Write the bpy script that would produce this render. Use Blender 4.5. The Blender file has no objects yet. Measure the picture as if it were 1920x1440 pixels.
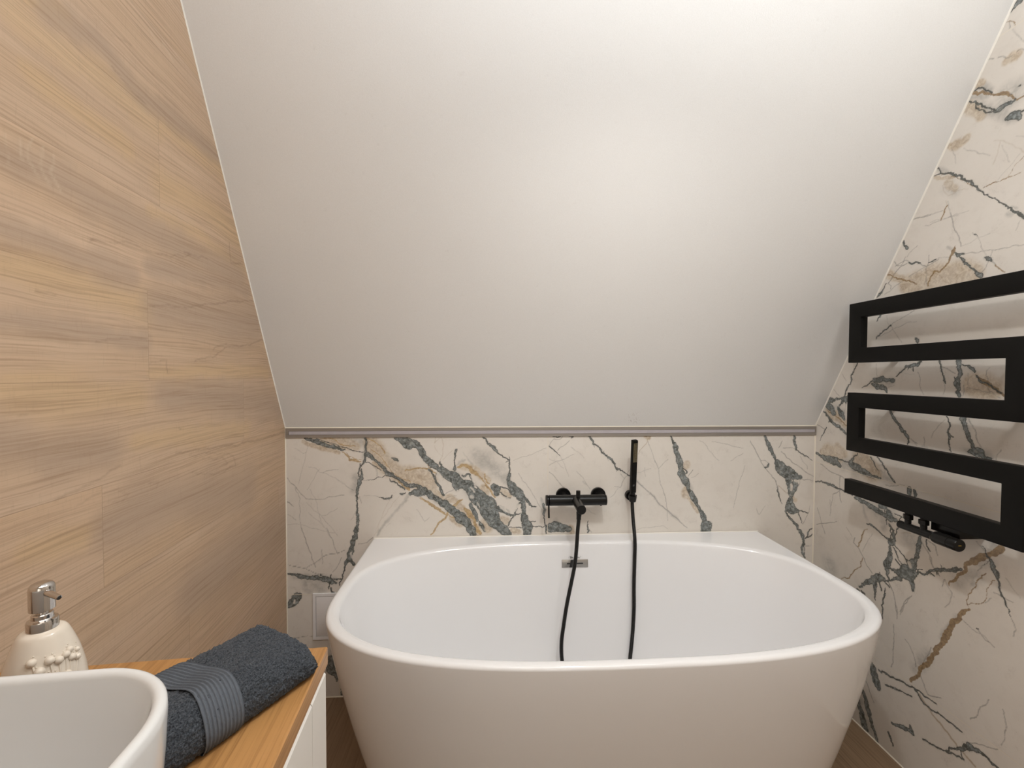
import bpy, bmesh, math, random
import numpy as np
from mathutils import Vector, Matrix

S = bpy.context.scene
COL = S.collection
PI = math.pi

# ------------------------------------------------------------------ camera
cam = bpy.data.cameras.new('camera')
cam.sensor_width = 36.0
cam.lens = 15.2527
cam.shift_y = 0.00158
cam.clip_start = 0.02
camo = bpy.data.objects.new('camera', cam)
COL.objects.link(camo)
Rv = Vector((0.9982264, -0.0594413, 0.0032985))
Uv = Vector((-0.0017349, 0.0263380, 0.9996516))
Fv = Vector((0.0595075, 0.9978843, -0.0261881))
camo.matrix_world = Matrix(((Rv.x, Uv.x, -Fv.x, 0.0), (Rv.y, Uv.y, -Fv.y, 0.0),
                            (Rv.z, Uv.z, -Fv.z, 1.225), (0, 0, 0, 1)))
S.camera = camo

# ------------------------------------------------------------------ world and exposure
w = bpy.data.worlds.new('world')
S.world = w
w.use_nodes = True
w.node_tree.nodes['Background'].inputs[0].default_value = (1.0, 0.93, 0.85, 1)
w.node_tree.nodes['Background'].inputs[1].default_value = 0.2
S.view_settings.view_transform = 'Standard'
S.view_settings.look = 'None'
S.view_settings.gamma = 1.0
S.view_settings.use_curve_mapping = False
S.view_settings.exposure = 0.0

# ------------------------------------------------------------------ lights
def light(name, kind, loc, energy, color, rot=(0, 0, 0), **kw):
    l = bpy.data.lights.new(name, kind)
    l.energy = energy
    l.color = color
    for k, v in kw.items():
        setattr(l, k, v)
    o = bpy.data.objects.new(name, l)
    o.location = loc
    o.rotation_euler = rot
    COL.objects.link(o)
    return o

# pendant spot above the bath, then unseen fills added for brightness: a side bulb, a washer that
# brushes the slope, a panel behind the camera and a glow at the rear door
LP = (0.38, 0.60, 1.99)
light('bath_spot_wide', 'SPOT', LP, 20.5, (1.0, 0.985, 0.95), (math.radians(6), 0, 0),
      spot_size=math.radians(166), spot_blend=1.0, shadow_soft_size=0.035)
light('side_fill', 'POINT', (0.9, 0.3, 2.2), 2.7, (1.0, 0.98, 0.94), shadow_soft_size=0.04)
light('slope_fill_light', 'AREA', (0.38, 0.2, 2.35), 13.0, (0.93, 0.99, 1.03), (math.radians(75), 0, 0),
      shape='RECTANGLE', size=1.3, size_y=0.12)
light('panel_fill_light', 'AREA', (0.3, -0.25, 2.44), 5.0, (1.0, 0.98, 0.95), (0, 0, 0),
      shape='RECTANGLE', size=1.2, size_y=1.1)
light('rear_fill_light', 'AREA', (0.4, -1.35, 1.0), 2.4, (1.0, 0.88, 0.72), (math.radians(90), 0, 0),
      shape='RECTANGLE', size=1.2, size_y=1.6)

# ------------------------------------------------------------------ helpers
def tag(o, label=None, cat=None, group=None, kind=None):
    if label: o['label'] = label
    if cat: o['category'] = cat
    if group: o['group'] = group
    if kind: o['kind'] = kind
    return o

def thing(name, label, cat, loc=(0, 0, 0), rotz=0.0, group=None):
    o = bpy.data.objects.new(name, None)
    o.empty_display_size = 0.05
    COL.objects.link(o)
    o.location = loc
    o.rotation_euler = (0, 0, rotz)
    return tag(o, label, cat, group)

def link_mesh(name, me, mat, parent=None, smooth=True, auto=None):
    me.materials.clear()
    if mat: me.materials.append(mat)
    o = bpy.data.objects.new(name, me)
    COL.objects.link(o)
    if parent is not None: o.parent = parent
    if smooth:
        me.polygons.foreach_set('use_smooth', [True] * len(me.polygons))
        if auto:
            try:
                me.set_sharp_from_angle(angle=math.radians(auto))
            except Exception:
                pass
    return o

def obj(name, bm, mat, parent=None, smooth=True, auto=35):
    me = bpy.data.meshes.new(name)
    bmesh.ops.recalc_face_normals(bm, faces=bm.faces)
    bm.to_mesh(me)
    bm.free()
    return link_mesh(name, me, mat, parent, smooth, auto)

def bm_box(bm, lo, hi, bevel=0.0, seg=2, M=None):
    g = bmesh.ops.create_cube(bm, size=1.0)
    vs = g['verts']
    for v in vs:
        v.co = Vector((lo[i] + (v.co[i] + 0.5) * (hi[i] - lo[i]) for i in range(3)))
    if bevel > 0:
        es = list({e for v in vs for e in v.link_edges})
        r = bmesh.ops.bevel(bm, geom=es, offset=bevel, segments=seg, profile=0.5, affect='EDGES')
        vs = list({v for f in r['faces'] for v in f.verts} | {v for v in vs if v.is_valid})
    if M is not None:
        bmesh.ops.transform(bm, matrix=M, verts=vs)
    return vs

def box(name, lo, hi, mat, parent=None, bevel=0.0015, seg=2, M=None):
    bm = bmesh.new()
    bm_box(bm, lo, hi, bevel, seg, M)
    return obj(name, bm, mat, parent)

def frame_to(a, b):
    """matrix whose z axis runs from a to b, origin a"""
    a = Vector(a); b = Vector(b)
    z = (b - a).normalized()
    q = z.to_track_quat('Z', 'Y')
    return Matrix.Translation(a) @ q.to_matrix().to_4x4()

def bm_lathe(bm, prof, seg=40, M=None, cap0=True, cap1=True):
    rings = []
    for r, z in prof:
        ring = []
        for k in range(seg):
            t = 2 * PI * k / seg
            co = Vector((r * math.cos(t), r * math.sin(t), z))
            if M is not None: co = M @ co
            ring.append(bm.verts.new(co))
        rings.append(ring)
    for i in range(len(rings) - 1):
        a, b = rings[i], rings[i + 1]
        for k in range(seg):
            bm.faces.new((a[k], a[(k + 1) % seg], b[(k + 1) % seg], b[k]))
    if cap0: bm.faces.new(list(reversed(rings[0])))
    if cap1: bm.faces.new(rings[-1])
    return bm

def lathe(name, prof, mat, parent=None, seg=40, a=(0, 0, 0), b=(0, 0, 1), auto=35):
    bm = bmesh.new()
    bm_lathe(bm, prof, seg, frame_to(a, b))
    return obj(name, bm, mat, parent, auto=auto)

def rod(bm, a, b, r, seg=28, ch=0.0012, r2=None):
    L = (Vector(b) - Vector(a)).length
    r2 = r if r2 is None else r2
    bm_lathe(bm, [(r - ch, 0), (r, ch), (r2, L - ch), (r2 - ch, L)], seg, frame_to(a, b))

def catmull(pts, n=12):
    P = [Vector(p) for p in pts]
    P = [P[0] * 2 - P[1]] + P + [P[-1] * 2 - P[-2]]
    out = []
    for i in range(1, len(P) - 2):
        p0, p1, p2, p3 = P[i - 1], P[i], P[i + 1], P[i + 2]
        for k in range(n):
            t = k / n
            out.append(0.5 * ((2 * p1) + (p2 - p0) * t + (2 * p0 - 5 * p1 + 4 * p2 - p3) * t * t
                              + (3 * p1 - 3 * p2 + p3 - p0) * t ** 3))
    out.append(P[-2])
    return out

def bm_tube(bm, pts, rad, seg=10, cap=True):
    """rad: float or function of index"""
    n = len(pts)
    rings = []
    up = Vector((0, 0, 1))
    prevx = None
    for i in range(n):
        a = pts[max(0, i - 1)]; b = pts[min(n - 1, i + 1)]
        z = (b - a).normalized()
        if prevx is None:
            x = z.orthogonal().normalized()
        else:
            x = (prevx - z * prevx.dot(z)).normalized()
        prevx = x
        y = z.cross(x)
        r = rad(i) if callable(rad) else rad
        rings.append([bm.verts.new(pts[i] + (x * math.cos(2 * PI * k / seg) + y * math.sin(2 * PI * k / seg)) * r)
                      for k in range(seg)])
    for i in range(n - 1):
        for k in range(seg):
            bm.faces.new((rings[i][k], rings[i][(k + 1) % seg], rings[i + 1][(k + 1) % seg], rings[i + 1][k]))
    if cap:
        bm.faces.new(list(reversed(rings[0])))
        bm.faces.new(rings[-1])

# ------------------------------------------------------------------ node helpers
class NT:
    def __init__(s, name):
        s.m = bpy.data.materials.new(name)
        s.m.use_nodes = True
        s.t = s.m.node_tree
        s.b = s.t.nodes['Principled BSDF']
    def n(s, typ, **kw):
        nd = s.t.nodes.new(typ)
        for k, v in kw.items(): setattr(nd, k, v)
        return nd
    def put(s, sock, v):
        if isinstance(v, bpy.types.NodeSocket): s.t.links.new(v, sock)
        elif isinstance(v, (tuple, list)) and len(v) == 3 and sock.type == 'RGBA': sock.default_value = (*v, 1)
        else: sock.default_value = v
    def math(s, op, a, b=0.0, c=None, clamp=False):
        nd = s.n('ShaderNodeMath', operation=op, use_clamp=clamp)
        s.put(nd.inputs[0], a); s.put(nd.inputs[1], b)
        if c is not None: s.put(nd.inputs[2], c)
        return nd.outputs[0]
    def mix(s, f, a, b, blend='MIX'):
        nd = s.n('ShaderNodeMix', data_type='RGBA', blend_type=blend, clamp_factor=True)
        s.put(nd.inputs[0], f); s.put(nd.inputs[6], a); s.put(nd.inputs[7], b)
        return nd.outputs[2]
    def rng(s, v, a, b, c=0.0, d=1.0, mode='LINEAR'):
        nd = s.n('ShaderNodeMapRange', interpolation_type=mode)
        s.put(nd.inputs[0], v); s.put(nd.inputs[1], a); s.put(nd.inputs[2], b)
        s.put(nd.inputs[3], c); s.put(nd.inputs[4], d)
        return nd.outputs[0]
    def coord(s):
        return s.n('ShaderNodeTexCoord').outputs['Object']
    def mapping(s, v, scale=(1, 1, 1), loc=(0, 0, 0), rot=(0, 0, 0)):
        nd = s.n('ShaderNodeMapping')
        s.put(nd.inputs[0], v)
        nd.inputs['Location'].default_value = loc
        nd.inputs['Rotation'].default_value = rot
        nd.inputs['Scale'].default_value = scale
        return nd.outputs[0]
    def noise(s, v, scale, detail=4.0, rough=0.5, dist=0.0):
        nd = s.n('ShaderNodeTexNoise')
        if v is not None: s.put(nd.inputs['Vector'], v)
        s.put(nd.inputs['Scale'], scale)
        nd.inputs['Detail'].default_value = detail
        nd.inputs['Roughness'].default_value = rough
        nd.inputs['Distortion'].default_value = dist
        return nd.outputs['Fac']
    def sep(s, v):
        nd = s.n('ShaderNodeSeparateXYZ'); s.put(nd.inputs[0], v)
        return nd.outputs
    def comb(s, x, y, z):
        nd = s.n('ShaderNodeCombineXYZ')
        s.put(nd.inputs[0], x); s.put(nd.inputs[1], y); s.put(nd.inputs[2], z)
        return nd.outputs[0]
    def attr(s, name):
        nd = s.n('ShaderNodeAttribute', attribute_name=name)
        sp = s.n('ShaderNodeSeparateColor')
        s.t.links.new(nd.outputs['Color'], sp.inputs[0])
        return sp.outputs[0], sp.outputs[1], sp.outputs[2], nd.outputs['Alpha']
    def bump(s, h, strength=0.2, dist=0.001, normal=None):
        nd = s.n('ShaderNodeBump')
        nd.inputs['Strength'].default_value = strength
        nd.inputs['Distance'].default_value = dist
        s.put(nd.inputs['Height'], h)
        if normal is not None: s.put(nd.inputs['Normal'], normal)
        return nd.outputs[0]
    def out(s, color=None, rough=None, metal=None, normal=None, spec=None, coat=None, coat_rough=None):
        if color is not None: s.put(s.b.inputs['Base Color'], color)
        if rough is not None: s.put(s.b.inputs['Roughness'], rough)
        if metal is not None: s.put(s.b.inputs['Metallic'], metal)
        if normal is not None: s.put(s.b.inputs['Normal'], normal)
        if spec is not None: s.put(s.b.inputs['Specular IOR Level'], spec)
        if coat is not None: s.put(s.b.inputs['Coat Weight'], coat)
        if coat_rough is not None: s.put(s.b.inputs['Coat Roughness'], coat_rough)
        return s.m

def m_plain(name, col, rough=0.5, metal=0.0, var=0.03, vscale=6.0, bump=0.0, bscale=300.0, spec=0.5, coat=0.0):
    t = NT(name)
    c = t.coord()
    f = t.noise(c, vscale, 3)
    dark = tuple(x * (1 - var) for x in col); lite = tuple(min(1, x * (1 + var)) for x in col)
    colr = t.mix(f, dark, lite)
    nrm = None
    if bump > 0:
        nrm = t.bump(t.noise(c, bscale, 2), bump, 0.0005)
    return t.out(colr, rough, metal, nrm, spec, coat)

M_caulk = m_plain('cream_caulk', (0.86, 0.80, 0.68), 0.6, var=0.04)
M_caulk_w = m_plain('white_edge_bead', (0.90, 0.87, 0.80), 0.55, var=0.02)
M_acryl = m_plain('glossy_white_acrylic', (0.885, 0.880, 0.885), 0.08, var=0.008, vscale=2)
M_ceramic = m_plain('glossy_white_ceramic', (0.73, 0.735, 0.735), 0.10, var=0.01, vscale=2)
M_black = m_plain('matt_black_powder_coat', (0.0070, 0.0066, 0.0060), 0.45, var=0.1, bump=0.1, bscale=900, spec=0.12)
M_black_s = m_plain('satin_black', (0.0075, 0.0070, 0.0066), 0.30, var=0.1, spec=0.28)
M_rubber = m_plain('black_rubber', (0.012, 0.012, 0.012), 0.5, var=0.1)
M_chrome = m_plain('polished_chrome', (0.62, 0.60, 0.58), 0.07, 1.0, var=0.02)
M_chrome_b = m_plain('brushed_chrome', (0.50, 0.49, 0.47), 0.28, 1.0, var=0.03)
M_alu = m_plain('satin_aluminium', (0.34, 0.31, 0.28), 0.42, 0.45, var=0.03)
M_diff = m_plain('milky_diffuser', (0.47, 0.44, 0.465), 0.3, var=0.07, vscale=40)
M_lacq = m_plain('white_lacquer', (0.88, 0.86, 0.82), 0.22, var=0.01)
M_lacq_s = m_plain('white_lacquer_edge', (0.93, 0.91, 0.87), 0.3, var=0.01)
M_plastic = m_plain('white_plastic', (0.86, 0.845, 0.85), 0.4, var=0.02)
M_ink_shade = m_plain('dark_print_and_shade', (0.03, 0.03, 0.03), 0.4)
M_nozzle = m_plain('tan_silicone_nozzles', (0.45, 0.37, 0.22), 0.5)
M_yellow = m_plain('gold_print', (0.35, 0.22, 0.03), 0.5)
M_rearwall = m_plain('warm_white_paint', (0.78, 0.74, 0.68), 0.8)
M_glow = NT('fill_glow')  # glow of the added door pane and ceiling fill panel
M_glow.out((1, 1, 1), 0.5)
M_glow.put(M_glow.b.inputs['Emission Color'], (1.0, 0.92, 0.82))
M_glow.b.inputs["Emission Strength"].default_value = 0.8
M_glow = M_glow.m

def m_paint():
    t = NT('painted_slope')
    c = t.coord()
    f = t.noise(c, 2.2, 4, 0.6)
    fine = t.noise(c, 420, 3, 0.6)
    sc = t.noise(t.mapping(c, (1, 1, 1)), 60, 3, 0.6)
    col = t.mix(f, (0.80, 0.795, 0.785), (0.845, 0.84, 0.83))
    col = t.mix(t.math('MULTIPLY', t.rng(sc, 0.66, 0.76), 0.12), col, (0.55, 0.52, 0.5))
    col = t.mix(t.math('MULTIPLY', t.rng(fine, 0.35, 0.65), 0.16), col, (0.66, 0.64, 0.61))
    # a small patch of scuff specks low on the slope
    vd = t.n('ShaderNodeVectorMath', operation='DISTANCE')
    t.put(vd.inputs[0], c); vd.inputs[1].default_value = (0.565, 1.632, 1.055)
    sp = t.math('MULTIPLY', t.rng(vd.outputs['Value'], 0.012, 0.042, 1.0, 0.0), t.rng(t.noise(t.mapping(c, (260, 120, 120)), 1.0, 2), 0.60, 0.68))
    col = t.mix(t.math('MULTIPLY', sp, 0.5), col, (0.40, 0.37, 0.33))
    return t.out(col, 0.62, normal=t.bump(fine, 0.35, 0.0006), spec=0.35)
M_paint = m_paint()

def grain(t, c, seed=0.0, along=1, fine=170.0):
    """stretched oak grain; c: vector whose axis `along` runs with the planks"""
    s1 = [fine] * 3; s1[along] = 4.0
    s2 = [26.0] * 3; s2[along] = 1.3
    s3 = [70.0] * 3; s3[along] = 3.0
    g1 = t.noise(t.mapping(c, s1, (seed, 0, 0)), 1.0, 4, 0.65, 0.3)
    g2 = t.noise(t.mapping(c, s2, (seed, 3, 1)), 1.0, 4, 0.55, 1.6)
    g3 = t.noise(t.mapping(c, s3, (seed, 7, 5)), 1.0, 5, 0.7, 0.8)
    return g1, g2, g3

def m_woodwall():
    t = NT('oak_plank_wall')
    c = t.coord()
    x, y, z = t.sep(c)
    PH = 0.1838
    rowf = t.math('DIVIDE', t.math('SUBTRACT', z, 1.2096 - 8 * PH), PH)
    row = t.math('FLOOR', rowf)
    fz = t.math('FRACT', rowf)
    # joint position for each row of planks, and the plank length
    offs = {1: .30, 2: 1.22, 3: .65, 4: 1.05, 5: 1.583, 6: .804, 7: 1.332, 8: .929, 9: .16, 10: .972, 11: .35, 12: 1.15, 13: .6, 14: .2}
    ramp = t.n('ShaderNodeValToRGB')
    ramp.color_ramp.interpolation = 'CONSTANT'
    el = ramp.color_ramp.elements
    el[0].position = 0.0; el[0].color = (.1, .1, .1, 1)
    el[1].position = 1.0 / 16; el[1].color = (offs[1] / 2,) * 3 + (1,)
    for k in range(2, 15):
        e = el.new(k / 16.0); e.color = (offs[k] / 2,) * 3 + (1,)
    t.put(ramp.inputs[0], t.math('DIVIDE', t.math('ADD', row, 0.5), 16.0))
    off = t.math('MULTIPLY', ramp.outputs[0], 2.0)
    LEN = 1.42
    pf = t.math('DIVIDE', t.math('SUBTRACT', y, off), LEN)
    pid = t.math('FLOOR', pf)
    fy = t.math('FRACT', pf)
    idv = t.math('ADD', t.math('MULTIPLY', row, 7.31), t.math('MULTIPLY', pid, 3.77))
    wn = t.n('ShaderNodeTexWhiteNoise', noise_dimensions='1D')
    t.put(wn.inputs['W'], idv)
    rnd = wn.outputs['Value']
    # shift the grain for each plank
    cc = t.comb(t.math('MULTIPLY', idv, 1.7), t.math('ADD', y, t.math('MULTIPLY', idv, 0.37)), z)
    # gentle waviness
    wv = t.noise(t.mapping(cc, (1, 2.2, 6)), 1.0, 3, 0.5)
    cc2 = t.comb(t.math('MULTIPLY', idv, 1.7), t.math('ADD', y, idv), t.math('ADD', z, t.math('MULTIPLY', wv, 0.035)))
    g1, g2, g3 = grain(t, cc2, fine=260.0)
    yel, gry, crk, lit = t.attr('veins')
    base = t.mix(g2, (0.56, 0.385, 0.262), (0.73, 0.55, 0.40))
    base = t.mix(t.rng(t.noise(t.mapping(cc2, (1, 0.9, 14)), 1.0, 3, 0.5), 0.35, 0.7), base, (0.62, 0.435, 0.285))
    base = t.mix(t.math('MULTIPLY', rnd, 0.25), base, (0.50, 0.385, 0.29))
    base = t.mix(t.math('MULTIPLY', yel, 0.42), base, (0.66, 0.46, 0.245))
    base = t.mix(t.math('MULTIPLY', gry, 0.62), base, (0.43, 0.325, 0.25))
    base = t.mix(t.math('MULTIPLY', t.rng(g1, 0.46, 0.68), 0.55), base, (0.33, 0.215, 0.13))
    base = t.mix(t.math('MULTIPLY', t.rng(g3, 0.56, 0.74), 0.34), base, (0.30, 0.20, 0.13))
    # saw marks across the grain
    saw = t.noise(t.mapping(cc, (1, 190, 34)), 1.0, 3, 0.6)
    base = t.mix(t.math('MULTIPLY', t.rng(saw, 0.56, 0.72), 0.16), base, (0.36, 0.25, 0.17))
    base = t.mix(t.math('MULTIPLY', lit, 0.35), base, (0.72, 0.60, 0.46))
    base = t.mix(t.math('MULTIPLY', crk, 0.45), base, (0.22, 0.14, 0.085))
    # joints
    ez = t.math('MINIMUM', fz, t.math('SUBTRACT', 1.0, fz))
    jz = t.rng(t.math('MULTIPLY', ez, PH), 0.0, 0.0012, 1.0, 0.0)
    ey = t.math('MINIMUM', fy, t.math('SUBTRACT', 1.0, fy))
    jy = t.rng(t.math('MULTIPLY', ey, LEN), 0.0, 0.0012, 1.0, 0.0)
    j = t.math('MAXIMUM', jz, jy)
    base = t.mix(t.math('MULTIPLY', j, 0.45), base, (0.30, 0.20, 0.12))
    h = t.math('SUBTRACT', t.math('ADD', g1, t.math('MULTIPLY', g3, 0.4)), t.math('MULTIPLY', j, 1.5))
    return t.out(base, 0.52, normal=t.bump(h, 0.22, 0.0006), spec=0.35)

def m_wood(name, a, b, dark, along=1, rough=0.4, fine=150.0, rot=0.0, planks=None):
    t = NT(name)
    c = t.coord()
    c = t.mapping(c, rot=(0, 0, rot))
    if planks:
        x, y, z = t.sep(c)
        r = t.math('FLOOR', t.math('DIVIDE', x, planks))
        c = t.comb(t.math('ADD', x, t.math('MULTIPLY', r, 3.3)), t.math('ADD', y, t.math('MULTIPLY', r, 1.37)), z)
        fx = t.math('FRACT', t.math('DIVIDE', x, planks))
        ex = t.math('MINIMUM', fx, t.math('SUBTRACT', 1.0, fx))
    g1, g2, g3 = grain(t, c, along=along, fine=fine)
    base = t.mix(g2, a, b)
    base = t.mix(t.math('MULTIPLY', t.rng(g1, 0.46, 0.7), 0.55), base, dark)
    base = t.mix(t.math('MULTIPLY', t.rng(g3, 0.55, 0.72), 0.4), base, dark)
    if planks:
        base = t.mix(t.math('MULTIPLY', t.rng(ex, 0.0, 0.008, 1.0, 0.0), 0.6), base, tuple(v * 0.5 for v in dark))
    return t.out(base, rough, normal=t.bump(g1, 0.2, 0.0005), spec=0.4)

def m_marble(name, joints, gold=((0.32, 0.20, 0.08), (0.60, 0.43, 0.22))):
    """joints: list of (axis, value, other axis, lo, hi)"""
    t = NT(name)
    c = t.coord()
    dk, gd, hr, cl = t.attr('veins')
    gc, wh, ins, hg = t.attr('veins_b')
    n1 = t.noise(c, 3.2, 5, 0.6, 0.6)
    n2 = t.noise(c, 22, 5, 0.65, 0.4)
    n5 = t.noise(c, 60, 5, 0.7, 1.2)
    n3 = t.noise(c, 130, 4, 0.65, 0.3)
    n4 = t.noise(c, 330, 3, 0.6)
    def crackle(sc, wdt, rot):
        vo = t.n('ShaderNodeTexVoronoi', feature='DISTANCE_TO_EDGE')
        wv = t.n('ShaderNodeVectorMath', operation='ADD')
        t.put(wv.inputs[0], t.mapping(c, sc, rot=rot))
        t.put(wv.inputs[1], t.comb(t.math('MULTIPLY', n3, 0.35), t.math('MULTIPLY', n5, 0.5), t.math('MULTIPLY', n2, 1.2)))
        t.put(vo.inputs['Vector'], wv.outputs[0])
        t.put(vo.inputs['Scale'], 1.0)
        return t.rng(vo.outputs['Distance'], 0.0, wdt, 1.0, 0.0)
    ck = crackle((46.0, 46.0, 60.0), 0.16, (0.5, 0.7, 0.4))
    base = t.mix(n1, (0.70, 0.645, 0.58), (0.835, 0.795, 0.74))
    base = t.mix(t.math('MULTIPLY', t.rng(n2, 0.52, 0.75), 0.20), base, (0.56, 0.50, 0.44))
    base = t.mix(t.math('MULTIPLY', t.rng(n3, 0.60, 0.75), 0.16), base, (0.50, 0.44, 0.38))
    # soft clouds
    clm = t.math('MULTIPLY', cl, t.rng(n2, 0.30, 0.66, 0.15, 1.0))
    base = t.mix(t.math('MULTIPLY', clm, 0.62), base, (0.37, 0.36, 0.335))
    base = t.mix(t.math('MULTIPLY', t.math('MULTIPLY', t.rng(cl, 0.5, 1.0), ck), 0.15), base, (0.20, 0.21, 0.20))
    gcm = t.math('MULTIPLY', t.rng(gc, 0.0, 0.55), t.rng(n2, 0.25, 0.60, 0.45, 1.0))
    base = t.mix(t.math('MULTIPLY', gcm, 0.72), base, t.mix(t.rng(n5, 0.36, 0.62), (0.40, 0.28, 0.16), (0.70, 0.60, 0.46)))
    base = t.mix(t.math('MULTIPLY', t.math('MULTIPLY', t.rng(gc, 0.2, 0.8), ck), 0.14), base, (0.32, 0.22, 0.12))
    # faint random scratches
    scr = t.math('MULTIPLY', crackle((6.0, 6.0, 9.0), 0.012, (0.5, 0.7, 0.4)), t.rng(n2, 0.5, 0.68))
    base = t.mix(t.math('MULTIPLY', scr, 0.40), base, (0.36, 0.32, 0.28))
    # veins
    base = t.mix(t.math('MULTIPLY', hg, 0.66), base, (0.36, 0.25, 0.13))
    base = t.mix(t.math('MULTIPLY', hr, 0.85), base, (0.10, 0.09, 0.078))
    keep = t.math('SUBTRACT', 1.0, wh)
    gm = t.math('MULTIPLY', t.rng(t.math('ADD', gd, t.math('MULTIPLY', t.math('SUBTRACT', n4, 0.5), 0.9)), 0.25, 0.75), keep)
    gcol = t.mix(t.rng(n3, 0.35, 0.65), *gold)
    base = t.mix(t.math('MULTIPLY', gm, 0.85), base, gcol)
    thin = t.rng(t.math('ADD', dk, t.math('MULTIPLY', t.math('SUBTRACT', n4, 0.5), 0.9)), 0.22, 0.62)
    edge = t.math('ADD', ins, t.math('ADD', t.math('MULTIPLY', t.math('SUBTRACT', n3, 0.5), 0.55), t.math('MULTIPLY', t.math('SUBTRACT', n5, 0.5), 0.55)))
    dm = t.math('MULTIPLY', t.math('MAXIMUM', thin, t.rng(edge, 0.46, 0.54)), keep)
    n6 = t.noise(c, 34, 4, 0.6, 2.0)
    d_in = t.mix(t.rng(n5, 0.36, 0.62), (0.085, 0.100, 0.096), (0.30, 0.335, 0.34))
    d_in = t.mix(t.math('MULTIPLY', t.rng(n6, 0.54, 0.62), 0.80), d_in, (0.030, 0.034, 0.028))
    d_in = t.mix(t.math('MULTIPLY', t.rng(n6, 0.44, 0.36), 0.45), d_in, (0.40, 0.39, 0.34))
    d_in = t.mix(t.math('MULTIPLY', t.rng(n3, 0.54, 0.66), 0.6), d_in, (0.46, 0.47, 0.45))
    d_in = t.mix(t.math('MULTIPLY', ck, 0.45), d_in, (0.035, 0.040, 0.036))
    d_ed = t.mix(n3, (0.022, 0.024, 0.020), (0.12, 0.125, 0.115))
    dcol = t.mix(t.rng(edge, 0.56, 0.78), d_ed, d_in)
    base = t.mix(t.math('MULTIPLY', dm, 0.94), base, dcol)
    # grey halo round the big veins
    halo = t.math('MULTIPLY', t.rng(ins, 0.1, 0.5), t.rng(n5, 0.40, 0.62))
    base = t.mix(t.math('MULTIPLY', t.math('MULTIPLY', halo, t.math('SUBTRACT', 1.0, dm)), 0.40), base, (0.30, 0.30, 0.27))
    # joints
    X = dict(zip('xyz', t.sep(c)))
    jm = None
    for ax, v, ax2, lo, hi in joints:
        d = t.math('ABSOLUTE', t.math('SUBTRACT', X[ax], v))
        f = t.rng(d, 0.0007, 0.0013, 1.0, 0.0)
        f = t.math('MULTIPLY', f, t.math('MULTIPLY', t.math('GREATER_THAN', X[ax2], lo), t.math('LESS_THAN', X[ax2], hi)))
        jm = f if jm is None else t.math('MAXIMUM', jm, f)
    base = t.mix(t.math('MULTIPLY', jm, 0.85), base, (0.80, 0.73, 0.62))
    return t.out(base, t.rng(n2, 0.3, 0.7, 0.30, 0.40), normal=t.bump(jm, 0.3, -0.0006), spec=0.4)

# ------------------------------------------------------------------ stone and wood figure, drawn on the wall surfaces
# every line: kind, then "along,height,width" in tenths of a millimetre on that wall
def densify(pts, rng, rough):
    """subdivide a traced line to 1 mm steps with natural raggedness"""
    P = [np.array(p, float) * 1e-4 for p in pts]
    P = np.array(P)
    for lev in range(7):
        seg = np.linalg.norm(np.diff(P[:, :2], axis=0), axis=1)
        if seg.max() < 0.0016: break
        new = [P[0]]
        for i in range(len(P) - 1):
            if seg[i] > 0.0012:
                m = (P[i] + P[i + 1]) / 2
                d = P[i + 1, :2] - P[i, :2]
                n = np.array([-d[1], d[0]]) / max(seg[i], 1e-9)
                m = m.copy()
                m[:2] += n * rng.normal() * min(seg[i] * rough, 0.0022)
                m[2] *= max(0.4, 1 + rng.normal() * 0.11)
                new.append(m)
            new.append(P[i + 1])
        P = np.array(new)
    return P

def paint(text, U, V, out, chans, seed, g):
    rng = np.random.default_rng(seed)
    for line in text.strip().split('\n'):
        tok = line.split()
        ty = tok[0]
        pts = [tuple(int(a) for a in s.split(',')) for s in tok[1:]]
        soft = ty in ('C', 'K', 'Y', 'S')
        P = densify(pts, rng, {'D': 0.11, 'G': 0.10, 'W': 0.1}.get(ty, 0.05) if not soft else 0.05)
        if soft: P = P[::3]
        ch = chans[ty]
        for s, z, wd in P:
            r = wd / 2
            reach = r * 1.9 if soft else r + (0.0065 if ty == 'D' and wd > 0.003 else g * 1.3)
            i0 = np.searchsorted(U, s - reach); i1 = np.searchsorted(U, s + reach)
            j0 = np.searchsorted(V, z - reach); j1 = np.searchsorted(V, z + reach)
            if i1 <= i0 or j1 <= j0: continue
            d = np.sqrt((U[i0:i1, None] - s) ** 2 + (V[None, j0:j1] - z) ** 2)
            A = out[ch]
            if soft:
                val = np.clip(1 - (d / (r * 1.7)) ** 2, 0, 1) ** 1.5
            else:
                core = r * 0.62 if (ty == 'D' and wd > 0.004) else r
                val = np.clip(0.5 + (core - d) / g, 0, 1) * min(1.0, (wd / g) ** 0.75 * (1.25 if ty in 'HD' else 1.0))
                if ty == 'D' and wd > 0.003:
                    B = out['in']
                    B[i0:i1, j0:j1] = np.maximum(B[i0:i1, j0:j1], np.clip(0.5 + (r - d) / 0.012, 0, 1))
            A[i0:i1, j0:j1] = np.maximum(A[i0:i1, j0:j1], val)
    return out

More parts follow.
